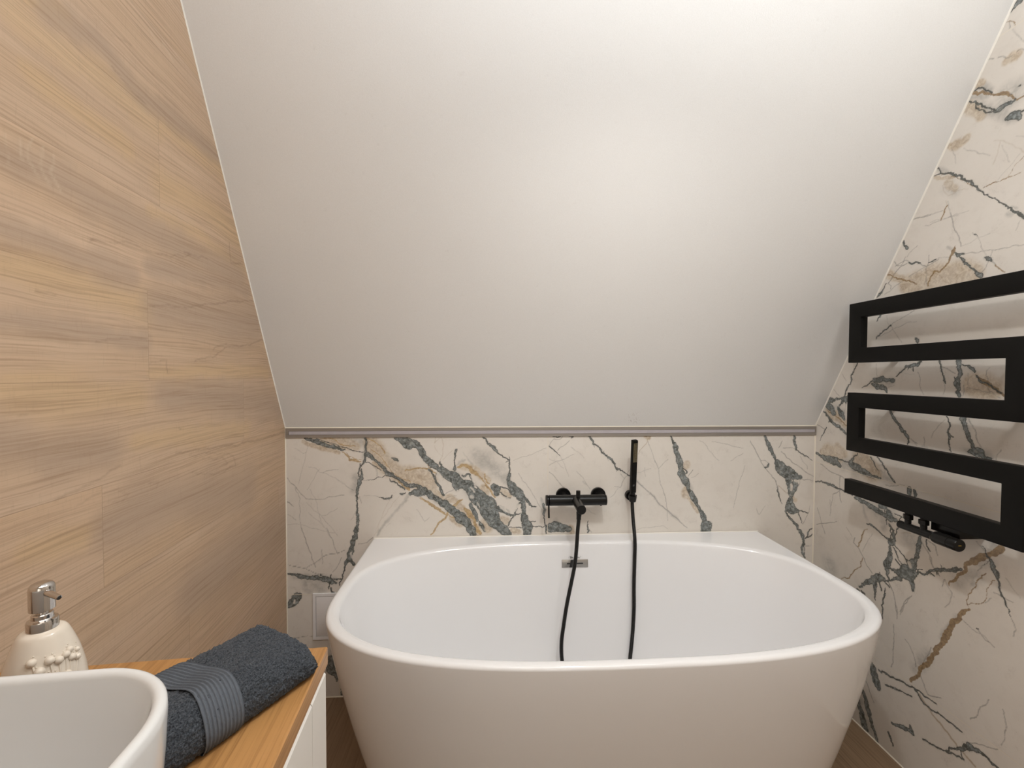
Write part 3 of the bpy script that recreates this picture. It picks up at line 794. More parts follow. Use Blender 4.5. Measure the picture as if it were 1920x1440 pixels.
VEINS_RIGHT = """
D 10241,21257,25 10151,21333,60 10044,21371,124
G 10331,21090,20 10236,21047,20 10138,20863,20
H 10254,21052,15 10249,20875,15
H 10705,20441,13 10582,20376,13
H 10483,20338,16 10305,20189,15 10192,20162,15
K 10303,20111,153 10191,20140,152 10044,20098,150
H 10192,20808,10 10057,20555,10 9943,20320,10
H 10083,20191,13 9992,20188,12 9937,20127,12
C 10981,19872,136 10853,19859,134 10769,19827,133 10641,19607,132
K 10941,19985,135 10813,19913,134
D 11001,19839,33 10852,19824,32 10682,19634,32 10598,19524,32
G 11065,19822,66 10763,19618,69 10516,19427,37 10339,19348,87 10164,19183,51 10049,19003,35 9906,19009,30
C 11130,19768,121 10932,19644,119 10802,19528,118 10679,19519,117
C 10360,19427,206 10206,19350,406 10038,19263,300 9910,19160,370
C 10315,19179,385 10162,19106,379 10052,19101,375
W 10150,19314,126 10000,19196,125 9981,19141,124
D 10165,19216,30 10040,19307,30 9986,19314,30
C 10284,19422,102 10096,19365,100 9913,19267,99
D 11126,19636,44 10926,19443,38 10754,19270,37 10545,19076,37 10424,18959,36
D 10969,19470,27 10878,19253,27 10707,19082,27 10464,19005,26
C 10923,19326,244 10627,19125,237 10385,18958,232
D 10504,19007,37 10367,19013,129 10234,19020,102 10087,19037,50
C 10392,19205,155 10388,19048,155
D 10263,18688,77 10150,18688,177 10039,18644,150 9981,18525,75
D 10113,18687,45 10022,18698,45 9896,18665,35
C 10363,18856,180 10186,18621,178 10038,18600,175
K 11189,19534,194 11008,19331,191 10831,19064,188
K 11609,18701,129 11413,18636,191 11241,18618,125 11144,18726,104
K 11609,18701,52 11607,18607,52
H 11237,18454,10 11032,18270,10 10803,18085,10 10599,17940,10
H 11552,18580,9 11457,18349,9 11434,18136,9
D 11928,18240,35 11888,18184,26 11866,18041,26
C 11869,18175,132 11755,18065,131 11607,17997,65
D 12037,18062,18 11866,18041,26 11679,17974,30 11533,17908,64 11424,17785,55 11264,17632,42 11126,17508,46 11008,17403,74 10874,17240,32 10759,17088,28 10647,16955,28 10522,16819,24 10339,16629,23 10191,16489,27 10091,16402,42 9990,16267,49 9851,16103,48
G 11827,17995,22 11605,17922,22 11387,17732,21 11143,17534,21 10989,17307,21
C 10077,16429,57 9965,16338,56
K 11997,18005,76 11676,17861,74 11459,17801,72
G 10746,17169,18 10592,17189,28 10458,17206,27 10354,17169,17 10183,17192,27 10071,17175,17 9908,17197,17
G 10197,17199,17 10089,17346,17 9997,17463,17 9904,17514,17 9865,17559,17
HG 10518,18270,12 10354,18183,12 10192,18032,11 10034,17837,11 9867,17640,11
HG 10368,18191,10 10407,18028,10 10419,17917,10 10530,17652,10
H 10036,18127,9 9878,18026,9
H 10336,18058,8 10197,17691,8 10165,17561,8
HG 11103,17293,12 11308,17352,13 11481,17324,13 11624,17327,13 11758,17522,13 11781,17683,13
HG 11675,17208,13 11626,17058,13 11703,16900,13 11791,16725,13
G 11626,17058,30 11703,16900,31 11799,16709,31
H 11620,17167,11 11558,16902,11 11497,16639,11 11457,16478,11
H 12645,17016,12 12343,16999,11 12025,16962,11 11760,16959,11
H 12116,16743,9 11643,16710,9 11289,16711,8 11070,16702,8
H 9948,17664,6 10080,17503,6 10217,17405,6 10357,17270,6 10399,17223,6
K 11671,17710,130 11413,17415,128
C 11668,17597,260 11411,17341,255
C 10157,16279,115 10072,16232,114
D 12937,16454,64 12920,16349,64 12809,16192,86
H 11536,16801,16 11463,16485,16 11326,16130,15 11233,15794,15
H 12651,17027,17 12397,16998,17 12106,16964,16
H 12266,16702,11 11821,16700,11 11342,16686,10
H 12474,16181,11 12624,16103,11 12802,15930,11
H 13204,15732,15 13040,15792,15 12852,15844,14 12744,15766,14
H 13237,15893,15 13149,15743,15 12983,15727,15 12855,15944,14
D 12744,15742,29 12586,15665,45 12383,15637,56
H 12383,15637,17 12306,15534,17 12183,15480,16 12018,15533,16 11835,15602,16
D 12126,15584,27 11904,15620,27
H 12120,15794,14 12125,15560,14 12205,15414,14 12186,15149,14 12142,14902,14
H 12731,15294,11 12451,15401,11 12160,15498,11
H 11859,15631,11 11567,15587,10 11353,15597,10
H 11268,15562,13 10984,15560,12 10731,15521,12 10488,15484,12 10204,15454,12 10001,15464,11 9804,15415,11
D 11397,15664,26 11310,15574,102 11144,15562,25
D 11267,15518,25 11160,15402,76 11034,15240,50 10891,15076,44 10810,14951,108 10722,14868,122
C 11597,15878,78 11464,15772,78
G 11381,15859,15 11440,15699,103 11502,15604,52 11605,15405,42 11779,15231,37 11941,15292,48 12054,15143,38 12118,14898,44
HG 12109,15415,16 11964,15286,16 11799,15132,16 11636,14913,16 11503,14863,16
G 13500,15556,36 13166,15378,41 12807,15186,40 12466,15016,28
K 13486,15566,181 13026,15309,175 12647,15103,171
D 13841,14871,31 13766,14938,105 13648,15022,43 13562,15163,27 13506,15257,27
H 13447,15245,18 13253,15461,18 13009,15683,18 12796,15730,17
H 13447,15245,15 13329,15143,15 13340,15041,15
H 13555,14912,12 13242,15073,12 12941,15190,12
D 10631,15327,48 10537,15271,96 10481,15204,29
H 10481,15204,14 10386,15058,14
G 10405,15083,28 10295,14954,28 10187,14848,28
H 10470,15469,12 10538,15281,12 10624,15054,12 10715,14950,12
H 10959,16078,10 10839,15954,10 10714,15579,10 10595,15359,10
D 10918,16022,20 10839,15954,20
H 9902,16027,9 9978,15819,9
D 9957,16222,32 9822,16057,31
K 12053,15119,544 11730,15094,530 10987,14970,498
K 12751,15075,459 12192,14960,440 11291,14907,409
H 11233,15794,8 10856,15896,7 10537,15921,7
D 14570,12709,36 14659,12502,42 14750,12344,49 14793,12132,49 14932,11863,43 15059,11643,43 15089,11506,37
D 15828,11385,52 15643,11339,64 15291,11387,50 15087,11425,156 14953,11433,123 14665,11607,30
D 15013,11213,43 15053,11427,43
D 15117,11315,44 15283,11140,44
D 15861,11269,85 15640,11227,32
H 15214,12291,13 15037,12049,12
H 15619,11732,13 15328,11467,13
H 14774,13164,12 14647,13183,12
D 14357,11814,18 14032,11988,35 13947,12065,40
D 13861,12092,115 13691,12094,170 13554,12169,140 13336,12099,83 13177,12077,137
D 13944,11965,87 13770,11895,171 13573,11875,169 13435,11807,111 13377,11688,56
C 13802,12043,257 13467,12000,251 13256,12076,248
H 13805,12639,11 13751,12217,11
H 13121,11936,11 13303,11883,11 13434,11783,11
D 13078,12221,16 12953,12315,48 12831,12430,32 12736,12544,64 12592,12564,52 12382,12605,62
D 12615,12542,21 12685,12429,21
D 12520,12540,21 12492,12382,21
H 12779,12314,8 12466,12291,8
D 13697,14232,57 13832,14052,17
D 13844,13472,23 13652,13640,34 13491,13745,28 13307,13870,44
H 13307,13870,11 13103,13988,11 12758,14129,11 12522,14232,10
H 13307,13870,11 13224,13718,11 13090,13540,11 12906,13291,11
H 13677,13532,11 13328,13681,11 12995,13788,11 12703,13905,11 12442,13885,10
H 13450,14199,8 13416,13954,8 13307,13846,8
D 12450,13370,78 12401,13277,103
D 12722,12538,36 12529,12548,72 12368,12570,101 12266,12670,47
D 12667,12564,21 12720,12485,21
D 12528,12535,21 12502,12378,21
D 11729,12716,28 11687,12519,39 11635,12348,28 11583,12179,45 11581,12106,56 11531,12022,17
H 11687,12507,17 11497,12444,17 11357,12347,16 11288,12311,16
H 11581,12106,11 11593,11718,11
D 11221,12699,135 11184,12534,118 11168,12370,108 11218,12182,92 11236,12041,190 11187,11877,92 11160,11691,97
D 11308,12217,25 11249,12111,24
H 11060,11998,13 11044,11813,13 11073,11695,13
H 11120,11833,11 11033,11825,11
D 11119,12567,21 10989,12530,42 10860,12436,94 10796,12345,36
G 10773,12288,21 10689,12187,67 10546,12077,128 10387,11971,76 10272,11909,85 10157,11806,64 9973,11687,15
D 10752,12254,36 10626,12076,62 10467,12035,35 10291,11908,35 10176,11816,35
H 10532,12266,15 10488,12100,15
H 10972,11931,13 10741,11882,13 10579,11832,13 10384,11840,13 10191,11686,12
H 10504,11990,15 10431,11794,15
H 10450,12464,13 10525,12365,13 10522,12277,13
H 10067,12490,10 9903,12340,10
H 9961,11920,10 9940,11773,10 9902,11691,10
H 10962,12322,11 10953,12001,11
H 12362,12352,12 12278,12172,12 12298,11967,12 12160,11691,12
D 11493,11095,28 11431,10957,33 11383,10866,44 11425,10741,44 11398,10577,66 11406,10455,50 11389,10290,28 11339,10118,27
D 11398,10601,28 11283,10545,27
D 11067,11113,134 11030,10954,133 10961,10777,106 10903,10623,116 10836,10473,105 10758,10302,104
C 11055,11091,214 10963,10846,212
D 10881,10212,79 10694,10223,208 10551,10159,128 10355,10130,50
C 10944,10178,292 10632,10189,284 10452,10133,280
H 10906,11084,16 10796,10890,16 10719,10740,16 10661,10477,16 10587,10377,15
H 11525,10995,11 11733,10751,11 11896,10431,11
H 12123,10423,15 12103,10172,15
H 12519,10313,12 12325,10135,12
C 12141,10140,88 12013,10124,87
H 10136,10388,12 10240,10109,12
D 12659,10372,36 12601,10275,36 12625,10139,36
K 10786,12005,521 10583,11965,512 10386,11905,503
C 15900,11062,236 15631,10913,348 15283,10645,454 14990,10416,446 14745,10158,293
C 15420,11031,153 15165,10854,263 14873,10527,221 14689,10229,182
D 15947,11127,197 15676,10977,233 15542,10820,154
D 15378,11034,114 15247,10847,189 15077,10634,75
D 16098,10839,56 15889,10686,71 15707,10534,117 15443,10362,115 15230,10256,76 14981,10125,67 14722,10033,59
D 15862,11303,63 15685,11280,85 15431,11395,53 15140,11411,75 15017,11354,186 14862,11491,74 14671,11596,44
D 15178,11311,45 15338,11103,46
G 15895,10891,31 15496,10724,31 15115,10532,30 14749,10285,29
K 15849,10860,235 15410,10699,229 14992,10481,223
D 15775,10595,39 15815,10454,39
D 15930,10235,39 16051,10013,32 16250,9688,16
H 16434,10297,20 16009,10157,20
H 15084,10861,15 15035,11288,15
D 16496,9151,65 16209,9098,88 15931,9030,197 15663,9014,233 15403,8999,230 15232,8902,151
D 16497,9169,49 16024,9099,48 15580,9166,46 15239,9132,45 14952,9108,45 14832,9100,44
D 14458,9507,29 14643,9314,51 14793,9124,110 14634,9029,219 14367,8960,215 14109,8894,211 13824,8838,104 13519,8851,47
C 15113,9059,413 14829,8987,406 14555,8950,399
C 14052,9428,140 13765,9183,275 13489,8947,270 13163,8851,264
D 13673,9531,48 13501,9387,47 13332,9188,47 13167,8994,46 13006,8832,46
C 13664,9205,68 13499,9299,67 13365,9210,67 13392,9028,67 13561,9138,68
D 13948,9478,28 13767,9243,28 13627,9093,27
K 14345,9465,286 14266,9293,498 14043,9093,561 13758,8944,413
K 16121,9272,200 15582,9233,464 15241,9198,227
K 15378,9605,229 15040,9367,224
W 13867,9101,90 13622,8946,89
H 16199,8767,20 15784,8614,20 15347,8544,19 15013,8458,19 14771,8356,18
D 16487,8011,29 16134,8123,40 15858,8098,71 15548,8092,100 15207,8047,61 14919,7993,45 14642,7973,58
D 14525,7911,94 14299,7882,143 14007,7845,140 13725,7779,137 13487,7735,135
C 14299,7913,321 13867,7917,312 13523,7842,305
H 15221,8540,19 15226,7976,19 15131,7572,19
H 13350,8673,13 13034,8725,13 12674,8832,13
D 12526,8760,157 12507,8600,94
D 12370,8774,81 12337,8593,81
D 13276,11140,40 13144,10922,98 12937,10717,71 12781,10512,109 12630,10366,95 12599,10288,38 12623,10119,25
H 12513,10301,16 12313,10196,15
H 15612,7293,16 15538,7756,15 15205,7981,15
D 13525,7923,147 13312,7925,109
D 14491,7937,78 14127,7856,99 13817,7801,135 13520,7732,125 13234,7665,144 12928,7643,106
C 13972,7886,454 13524,7859,441 13168,7781,430
D 13204,7801,215 13130,7637,214
D 13232,7603,29 13262,7403,29
D 13381,7872,25 13233,7634,25
D 13000,7836,25 12735,7800,24
C 14183,7756,100 14136,7501,100 13993,7281,99
C 13442,7532,183 13296,7391,181 13397,7196,182
D 14028,7152,23 13837,7169,75 13574,7084,37 13355,6988,36 13144,6941,72
D 13176,7433,57 13016,7209,92 12976,7006,106 13108,6861,214
D 13121,7327,29 13095,7023,29
D 12752,7825,28 12843,7580,28 12947,7172,28 12973,6914,28
D 13120,6699,72 13131,6475,143 13207,6126,216 13220,5962,123 13215,5774,72 13107,5635,36
D 13019,6740,28 12862,6525,28 12693,6323,28 12626,6231,28
D 12973,6914,28 12802,6735,28 12571,6528,28
D 12925,6406,28 12722,6218,28
D 13118,6039,50 12948,6023,92 12781,5976,140 12560,6170,413 12405,6211,374
C 12593,6215,310 12406,6241,306
D 12473,6420,68 12323,6576,202 12317,6371,169
D 12539,6542,69 12502,6347,68
W 12475,6479,102 12425,6382,102
D 12137,7417,66 12188,7134,133 12213,6947,100 12265,6660,114
D 12370,6078,170 12349,5880,135 12328,5682,68
D 12251,6194,101 12047,6333,46 11849,6483,65 11658,6641,51 11444,6739,69 11287,6782,68
D 12226,6382,27 12050,6462,26
D 11603,6666,22 11626,6515,22
D 11820,6481,23 11679,6434,22
D 12841,5794,91 12745,5870,139 13072,5620,50 13243,5538,43
D 14258,4843,54 14046,5066,99 13745,5312,165 13493,5547,221 13314,5567,145
D 13480,5715,29 13475,5555,110
D 13671,5331,149 13646,5114,127 13615,4933,59 13608,4708,22
D 13454,5468,37 13391,5144,37
D 13312,5504,44 13117,5409,43
D 14335,4702,101 14253,4675,78
D 14175,4748,62 14035,4718,61
D 13254,5310,18 13281,5040,73 13330,4871,51 13329,4244,36
H 13139,5556,18 12961,5300,18 12866,4944,18 12821,4534,18
H 12354,5519,14 12622,4984,14 12712,4720,14
HG 13984,6984,30 14099,6910,31 14207,6532,31 14319,6250,31
G 14119,6902,31 14227,6525,31 14359,6217,31
H 14490,6492,20 14547,6297,20 14317,6183,19 14151,5980,19 14028,5797,19 13752,5556,19
HG 14149,5913,27 14219,5577,27 14457,5367,27 14697,4942,28 14912,4875,28 15063,4731,29
G 14149,5913,23 14219,5577,23 14457,5367,24 14697,4942,24 14912,4875,24
H 16309,6995,18 16090,6493,17 15879,6114,17
H 16341,6329,18 15328,6791,17
H 15678,7524,13 15659,6900,13
H 14879,6733,12 14615,6479,12
H 13791,6890,11 14156,6147,12
H 12103,7284,17 11864,7005,16 11712,6616,16
D 11947,7402,33 11882,7141,33 11838,7102,32
H 11874,7373,16 11677,7309,16 11644,7126,16
HG 12753,7305,17 12439,7407,17
C 12559,7227,480 12249,7168,469
C 15703,5099,510 15504,4853,504
G 10054,7909,154 10185,7719,120 10381,7578,117 10544,7450,151 10710,7283,137 10879,7039,94 11030,6797,73 11163,6560,63 11267,6473,40 11287,6349,23
C 10230,7906,288 10345,7721,291
C 10540,7310,323 10298,7486,316
C 11071,6605,282 10702,6999,273 10572,6963,270
C 10692,6667,164 10630,6745,163
D 10490,7791,21 10403,7627,27 10320,7546,58 10256,7435,89 10151,7230,130 10118,7086,36 10084,6920,41 10040,6738,41 9941,6609,36 9819,6295,20
H 9819,6295,13 9702,6030,13 9751,5845,13
H 10630,7866,16 10447,7703,16
D 10318,7500,18 10416,7341,19
H 10416,7341,16 10576,7104,16
H 10196,6715,16 10019,6692,15
H 9962,6688,13 9775,6675,13
D 11881,6454,48 11653,6637,71 11383,6747,69 11148,6867,113 10967,6962,39
D 11802,6437,24 11686,6439,24
D 11602,6608,21 11549,6504,21
D 11505,6705,18 11534,6846,18
H 11908,7395,15 11699,7346,15 11615,7069,15
H 11901,7134,15 11813,6801,15 11679,6625,15
H 11424,6460,15 11467,6235,15
H 11400,6472,14 11199,6191,14 11261,5856,14 11377,5692,14
G 10379,7124,24 10589,6801,24 10606,6661,24 10710,6514,25 10832,6184,25 10807,6075,25 10760,5979,25
G 10807,6075,22 10700,6169,22 10593,6202,22 10469,6281,21 10389,6394,21 10357,6715,21 10261,6902,21 10175,7035,21
H 10388,6348,13 10251,6537,13
G 10738,5979,44 10889,5823,95 10987,5682,101 11040,5503,124 11174,5300,143 11262,5045,144 11352,4812,127 11397,4656,116 11564,4394,118 11612,4285,118
C 11043,5625,113 11289,5156,115 11473,4737,117
H 10951,5628,11 10659,5481,11 10363,5470,11 10156,5320,10
H 9958,7207,8 9784,7002,8 9635,6859,7
D 10564,5562,22 10512,5581,22
G 11126,5383,94 11226,5093,84 11434,4589,96 11630,4177,98 11809,3767,110 12045,3408,90 12313,2892,92
D 13723,2525,102 13620,2259,253 13486,1965,251 13420,1847,150
D 14088,1470,104 13911,1142,142 13737,765,153 13564,341,139 13367,8,87
D 14245,1005,132 14131,625,171 13916,163,233 13782,102,90
C 14143,1024,394 13926,500,388 13654,153,381
D 13407,2463,50 12878,2591,48 12386,2686,46 12127,2749,45
D 13156,2150,43 12646,2339,41 12273,2438,40
D 12178,2712,46 11870,2496,44 11536,2515,43 11088,2547,42 10833,2529,41
HG 12024,2676,56 11724,2463,55 11299,2231,53 10902,2014,51 10492,1889,50
D 12127,2724,40 11543,2773,38
D 12892,1090,72 12560,1257,106 12216,1340,137 12299,1500,58
D 12996,681,85 12843,383,36
D 11889,1418,39 11508,1528,38 11150,1655,37 10772,1834,36
D 11238,1647,32 10902,2014,62 10624,2327,131 10429,2388,79 10200,2374,58 9980,2320,76
D 10860,2006,31 10772,1812,31
H 10706,2367,15 10320,2614,15 9994,2794,14
H 10225,3901,15 10458,3417,15 10644,3046,15
H 12927,4282,18 12909,3658,18 12972,2872,18
H 13137,5553,18 12892,5041,18 12824,4657,18
H 12412,5448,17 12718,4821,18
H 12532,4051,17 12259,3765,17 12172,3420,17
H 11729,4307,16 12042,3310,17 11783,2857,17 11413,3041,16
C 12196,3354,285 11817,4055,276
H 9918,3885,14 9836,3452,14 9927,2958,14
H 10558,5581,15 10323,5378,15 10137,5325,14
H 14035,1970,20 13759,1540,19 13559,1242,19
"""
FIGURE_LEFT = """
Y 6635,17329,412 7290,17336,373 8049,17444,414 8995,17425,466 9684,17399,448
Y 9858,17551,285 10912,17579,254 12235,17686,358
Y 9822,16239,514 11325,16418,464 13224,16142,545
Y 6394,13737,292 7195,13773,373 8240,13677,383 9261,13542,433
Y 6874,17676,155 7542,17984,171
Y 6424,12184,111 7387,12155,129
Y 9383,12244,220 11697,12283,277 14950,12254,356
Y 9393,15571,218 11189,15653,262 13531,15365,319
Y 6847,16666,233 7757,16592,266 8831,16524,306
S 7169,17804,366 8065,18043,276 9148,17776,316 10713,17970,373 12243,17973,286
S 6434,15235,365 7237,15347,456 8282,15254,526 9879,15124,634 13192,14974,934
S 6408,14249,292 6988,14244,321 7962,14175,368 8906,14108,415
S 9501,13632,722 11252,13704,861 14201,13851,1094
S 6374,12970,256 7408,12970,300 9167,12887,375
S 9362,14426,327 11762,14668,415 13686,14758,485
H 7916,14527,41 8145,14573,19 8715,14745,20 9371,14726,22 10049,14798,23 10791,15057,25
H 7806,18456,18 8189,18411,19 8489,18410,19 8955,18564,21
H 6905,13471,40 7010,13459,20 7232,13458,21
H 7982,12799,19 8533,12889,20 9244,12920,22
H 10884,12535,26 11708,12663,28 12385,12982,29 14773,13350,35
H 9341,13619,22 10600,13770,25 11745,14046,28 14033,14494,33
H 8473,17828,24 8864,17747,25 9333,17682,27
H 9310,12462,22 9854,12534,23 9891,12245,23
H 12607,15881,30 12665,15344,30 13368,15467,32
H 11713,12870,28 12387,13055,29
H 7209,17636,12 7784,17635,13
H 10533,15048,25 11526,15122,27
L 6721,15604,27 6752,15317,27
L 6902,15700,28 6832,15356,27 6992,15177,28
L 7069,15669,28 7018,15367,28 7165,15152,29
L 7245,15637,29 7192,15327,29 7370,15115,30
L 6514,15567,18 6540,15178,19
L 9493,19281,33 9816,19199,34
L 9905,19321,34 10259,19177,36
H 7127,10253,21 7634,10336,23 8097,10412,24 8485,10527,26
H 7520,10070,18 8029,10160,19
H 6339,11650,15 6724,11632,16
H 10100,10466,25 11416,10333,28 12661,10220,31 14627,10097,36 16504,10071,41
H 6828,10793,16 7094,10776,17
H 10242,11003,31 10312,10975,31
H 10606,10310,19 11667,10182,21 12654,9926,23 12801,9583,24 11651,9612,21 10703,9898,20
H 11166,10136,20 12067,9998,22 12348,9755,23 11787,9726,22
H 8088,10095,15 8407,10109,15 8677,9932,16 8467,9836,15 8146,9931,15
H 7904,7727,14 7994,7722,15
H 9207,10011,17 9538,9957,17 9450,9834,17
S 9763,11773,531 13517,11425,744 16017,11075,886
S 6329,11300,451 7146,10959,513 8233,10854,595
S 8196,9466,694 9701,9471,827 13446,8780,1157
Y 6348,12014,376 7675,11874,459 8944,11759,539
Y 8921,10896,323 10726,10746,392 13495,10598,496
Y 6671,9641,360 7611,9487,413
S 10626,7028,1044 13397,6963,1323 16409,6567,1626
"""

# room: back wall y = 1.65; right wall x = 1.2714 + 0.0244 y; left wall x = -0.616 - 0.0772 y
YB = 1.65
ZS = 1.0235                      # height where the slope meets the back wall
TANS = math.tan(1.0571)          # slope of the attic ceiling
ZC = 2.5                         # flat ceiling
YF = YB - (ZC - ZS) / TANS
YR = -1.5                        # rear wall
def XR(y): return 1.2714 + 0.0244 * y
def XL(y): return -0.616 - 0.0772 * y

U = np.arange(XL(YB) - 0.004, XR(YB) + 0.006, 0.002)
V = np.concatenate([np.arange(0, 0.58, 0.004), np.arange(0.58, 1.03, 0.002)])
grid_wall('wall_back', U, V, lambda u, v: (u, np.full_like(u, YB), v),
          m_marble('veined_marble_back', [('x', 0.2375, 'z', 0.3965, 1.0), ('z', 0.3965, 'x', -9, 9), ('x', -0.5522, 'z', 0.0, 0.3965)]),
          stone_layers(VEINS_BACK, U, V, 4, 0.0022))
def more_veins(seed, u0, u1, n):
    """the same stone carried on over the part of the wall the photograph does not show"""
    r = random.Random(seed)
    L = []
    for k in range(n):
        ty = r.choice('DDHHHHHHGCK')
        u, z = r.uniform(u0, u1), r.uniform(0.05, 2.4)
        a = r.choice((-0.9, -0.7, 0.8, 1.2, -1.4)) + r.uniform(-0.3, 0.3)
        w = {'D': r.choice((14, 22, 40, 90)), 'H': 8, 'G': r.choice((14, 24)), 'C': 260, 'K': 300}[ty]
        pts = []
        for j in range(r.randint(3, 6)):
            if u > u1: break
            pts.append('%d,%d,%d' % (u * 1e4, z * 1e4, max(5, w * r.uniform(0.5, 1.5))))
            st = r.uniform(0.04, 0.12); a += r.uniform(-0.45, 0.45)
            u += st * math.cos(a); z += st * math.sin(a)
        if len(pts) > 1: L.append(ty + ' ' + ' '.join(pts))
    return '\n' + '\n'.join(L)
U = np.concatenate([np.arange(YR, -0.3, 0.05), np.arange(-0.3, 0.9, 0.005), np.arange(0.9, YB + 0.002, 0.002)])
V = np.arange(0, ZC + 0.001, 0.002)
grid_wall('wall_right', U, V, lambda u, v: (XR(u), u, v),
          m_marble('veined_marble_right', [('z', 0.2815, 'y', -9, 9), ('z', 0.880, 'y', -9, 9), ('z', 2.085, 'y', -9, 9)], ((0.17, 0.09, 0.028), (0.38, 0.25, 0.11))),
          stone_layers(VEINS_RIGHT.rstrip() + more_veins(7, -0.3, 0.9, 120), U, V, 9, 0.0022), flip=True)
U = np.concatenate([np.arange(YR, 0.55, 0.05), np.arange(0.55, YB + 0.004, 0.0035)])
V = np.concatenate([np.arange(0, 0.8, 0.02), np.arange(0.8, ZC + 0.003, 0.0035)])
out = {k: np.zeros((len(U), len(V)), np.float32) for k in ('Y', 'S', 'H', 'L')}
paint(FIGURE_LEFT, U, V, out, {k: k for k in out}, 5, 0.0035)
grid_wall('wall_left', U, V, lambda u, v: (XL(u), u, v), m_woodwall(),
          {'veins': [out[k] for k in ('Y', 'S', 'H', 'L')]})

def quad_mesh(name, quads, mat, thick=None):
    bm = bmesh.new()
    for q in quads:
        bm.faces.new([bm.verts.new(p) for p in q])
    bmesh.ops.remove_doubles(bm, verts=bm.verts, dist=1e-5)
    me = bpy.data.meshes.new(name)
    bm.to_mesh(me); bm.free()
    o = link_mesh(name, me, mat, smooth=False)
    return tag(o, kind='structure')

quad_mesh('ceiling', [[(XL(YB), YB, ZS), (XR(YB), YB, ZS), (XR(YF), YF, ZC), (XL(YF), YF, ZC)],
                      [(XL(YF), YF, ZC), (XR(YF), YF, ZC), (XR(YR), YR, ZC), (XL(YR), YR, ZC)]], M_paint)
M_floor = m_wood('oak_floor', (0.25, 0.165, 0.10), (0.36, 0.245, 0.155), (0.13, 0.08, 0.045), along=1, rough=0.5, rot=0.0, planks=0.19)
quad_mesh('floor', [[(XL(YR), YR, 0), (XR(YR), YR, 0), (XR(YB), YB, 0), (XL(YB), YB, 0)]], M_floor)
quad_mesh('wall_rear', [[(XR(YR), YR, 0), (XL(YR), YR, 0), (XL(YR), YR, ZC), (XR(YR), YR, ZC)]], M_rearwall)
d = thing('door_1', None, None, (0.25, YR + 0.001, 0)); d['kind'] = 'structure'
box('door_leaf', (-0.4, 0.0, 0.0), (0.4, 0.035, 2.02), M_lacq, d, 0.003)
box('door_fill_pane', (-0.3, 0.034, 0.9), (0.3, 0.038, 1.9), M_glow, d, 0.0)  # glowing pane added as fill from the rear
fb = bmesh.new()
bm_box(fb, (-0.47, 0, 0), (-0.4, 0.05, 2.09), 0.003); bm_box(fb, (0.4, 0, 0), (0.47, 0.05, 2.09), 0.003); bm_box(fb, (-0.47, 0, 2.02), (0.47, 0.05, 2.09), 0.003)
obj('door_frame', fb, M_lacq, d)
hb = bmesh.new(); rod(hb, (-0.33, 0.03, 1.0), (-0.33, 0.08, 1.0), 0.009); rod(hb, (-0.34, 0.08, 1.0), (-0.21, 0.08, 1.0), 0.009)
obj('door_handle', hb, M_black_s, d)

# sealing beads in the corners and along the slope
def bead(name, a, b, r, mat):
    bm = bmesh.new()
    a = Vector(a); b = Vector(b)
    bm_tube(bm, [a + (b - a) * (k / 6) for k in range(7)], r, 8)
    return tag(obj(name, bm, mat), kind='structure')
bead('trim_1', (XL(YB), YB, ZS), (XL(YF), YF, ZC), 0.0025, M_caulk_w)
bead('trim_2', (XR(YB), YB, ZS), (XR(YF), YF, ZC), 0.0035, M_caulk_w)
bead('trim_3', (XL(YB), YB, ZS), (XR(YB), YB, ZS), 0.0028, M_caulk)
bead('trim_4', (XL(YB), YB, 0), (XL(YB), YB, ZS), 0.003, M_caulk)
bead('trim_5', (XR(YB), YB, 0), (XR(YB), YB, ZS), 0.0032, M_caulk)
bead('trim_6', (XL(YB), YB, 0), (XR(YB), YB, 0), 0.003, M_caulk)
bead('trim_7', (XR(YB), YB, 0), (XR(0.0), 0.0, 0), 0.003, M_caulk)

# ------------------------------------------------------------------ bathtub
BX, BY = 0.3285, 1.25            # plan centre used for the polar outline
HW = 0.7545
BT = 0.605
def super_pt(th, a, bf, bb, n):
    c, s = math.cos(th), math.sin(th)
    b = bb if s > 0 else bf
    r = (abs(c / a) ** n + abs(s / b) ** n) ** (-1 / n)
    return Vector((r * c, r * s))
def outer_pt(th, a, bf, n=2.8):
    """front: a super-ellipse; back: straight sides and a straight wall edge"""
    c, s = math.cos(th), math.sin(th)
    if s <= 0: return super_pt(th, a, bf, bf, n)
    r = min(a / abs(c) if abs(c) > 1e-9 else 9, (YB - 0.003 - BY) / s)
    return Vector((r * c, r * s))
tc = math.atan2(YB - 0.003 - BY, HW)
ths = sorted(set([2 * PI * k / 288 for k in range(288)] + [tc, PI - tc]))
def tub_rings():
    rings = []
    # (kind, half width, front depth, z)
    def taper(z):
        q = 1 - z / BT
        return 0.150 * q ** 1.25 + 0.014 * q ** 6
    for z in [0.0, 0.012, 0.03, 0.07, 0.12, 0.18, 0.25, 0.32, 0.39, 0.45, 0.50, 0.54, 0.57, 0.588, 0.595]:
        t = taper(z) + (0.012 if z < 0.005 else 0)
        rings.append([('o', HW - t, 0.358 - t * 0.75, z)])
    R = 0.010
    for k in range(1, 6):
        a = k / 5 * PI / 2
        rings.append([('o', HW - R + R * math.cos(a), 0.358 - R + R * math.cos(a), BT - R + R * math.sin(a))])
    return rings
IN_N = 2.75
ia, iff, ibb = 0.7225, 0.326, 0.322
def inner_ring(z):
    """half width, front, back of the basin at height z"""
    q = (BT - z) / (BT - 0.15)
    q = max(0, min(1, q))
    f = q ** 1.15
    return ia - 0.13 * f - 0.05 * q ** 6, iff - 0.075 * f - 0.05 * q ** 6, ibb - 0.085 * f - 0.05 * q ** 6
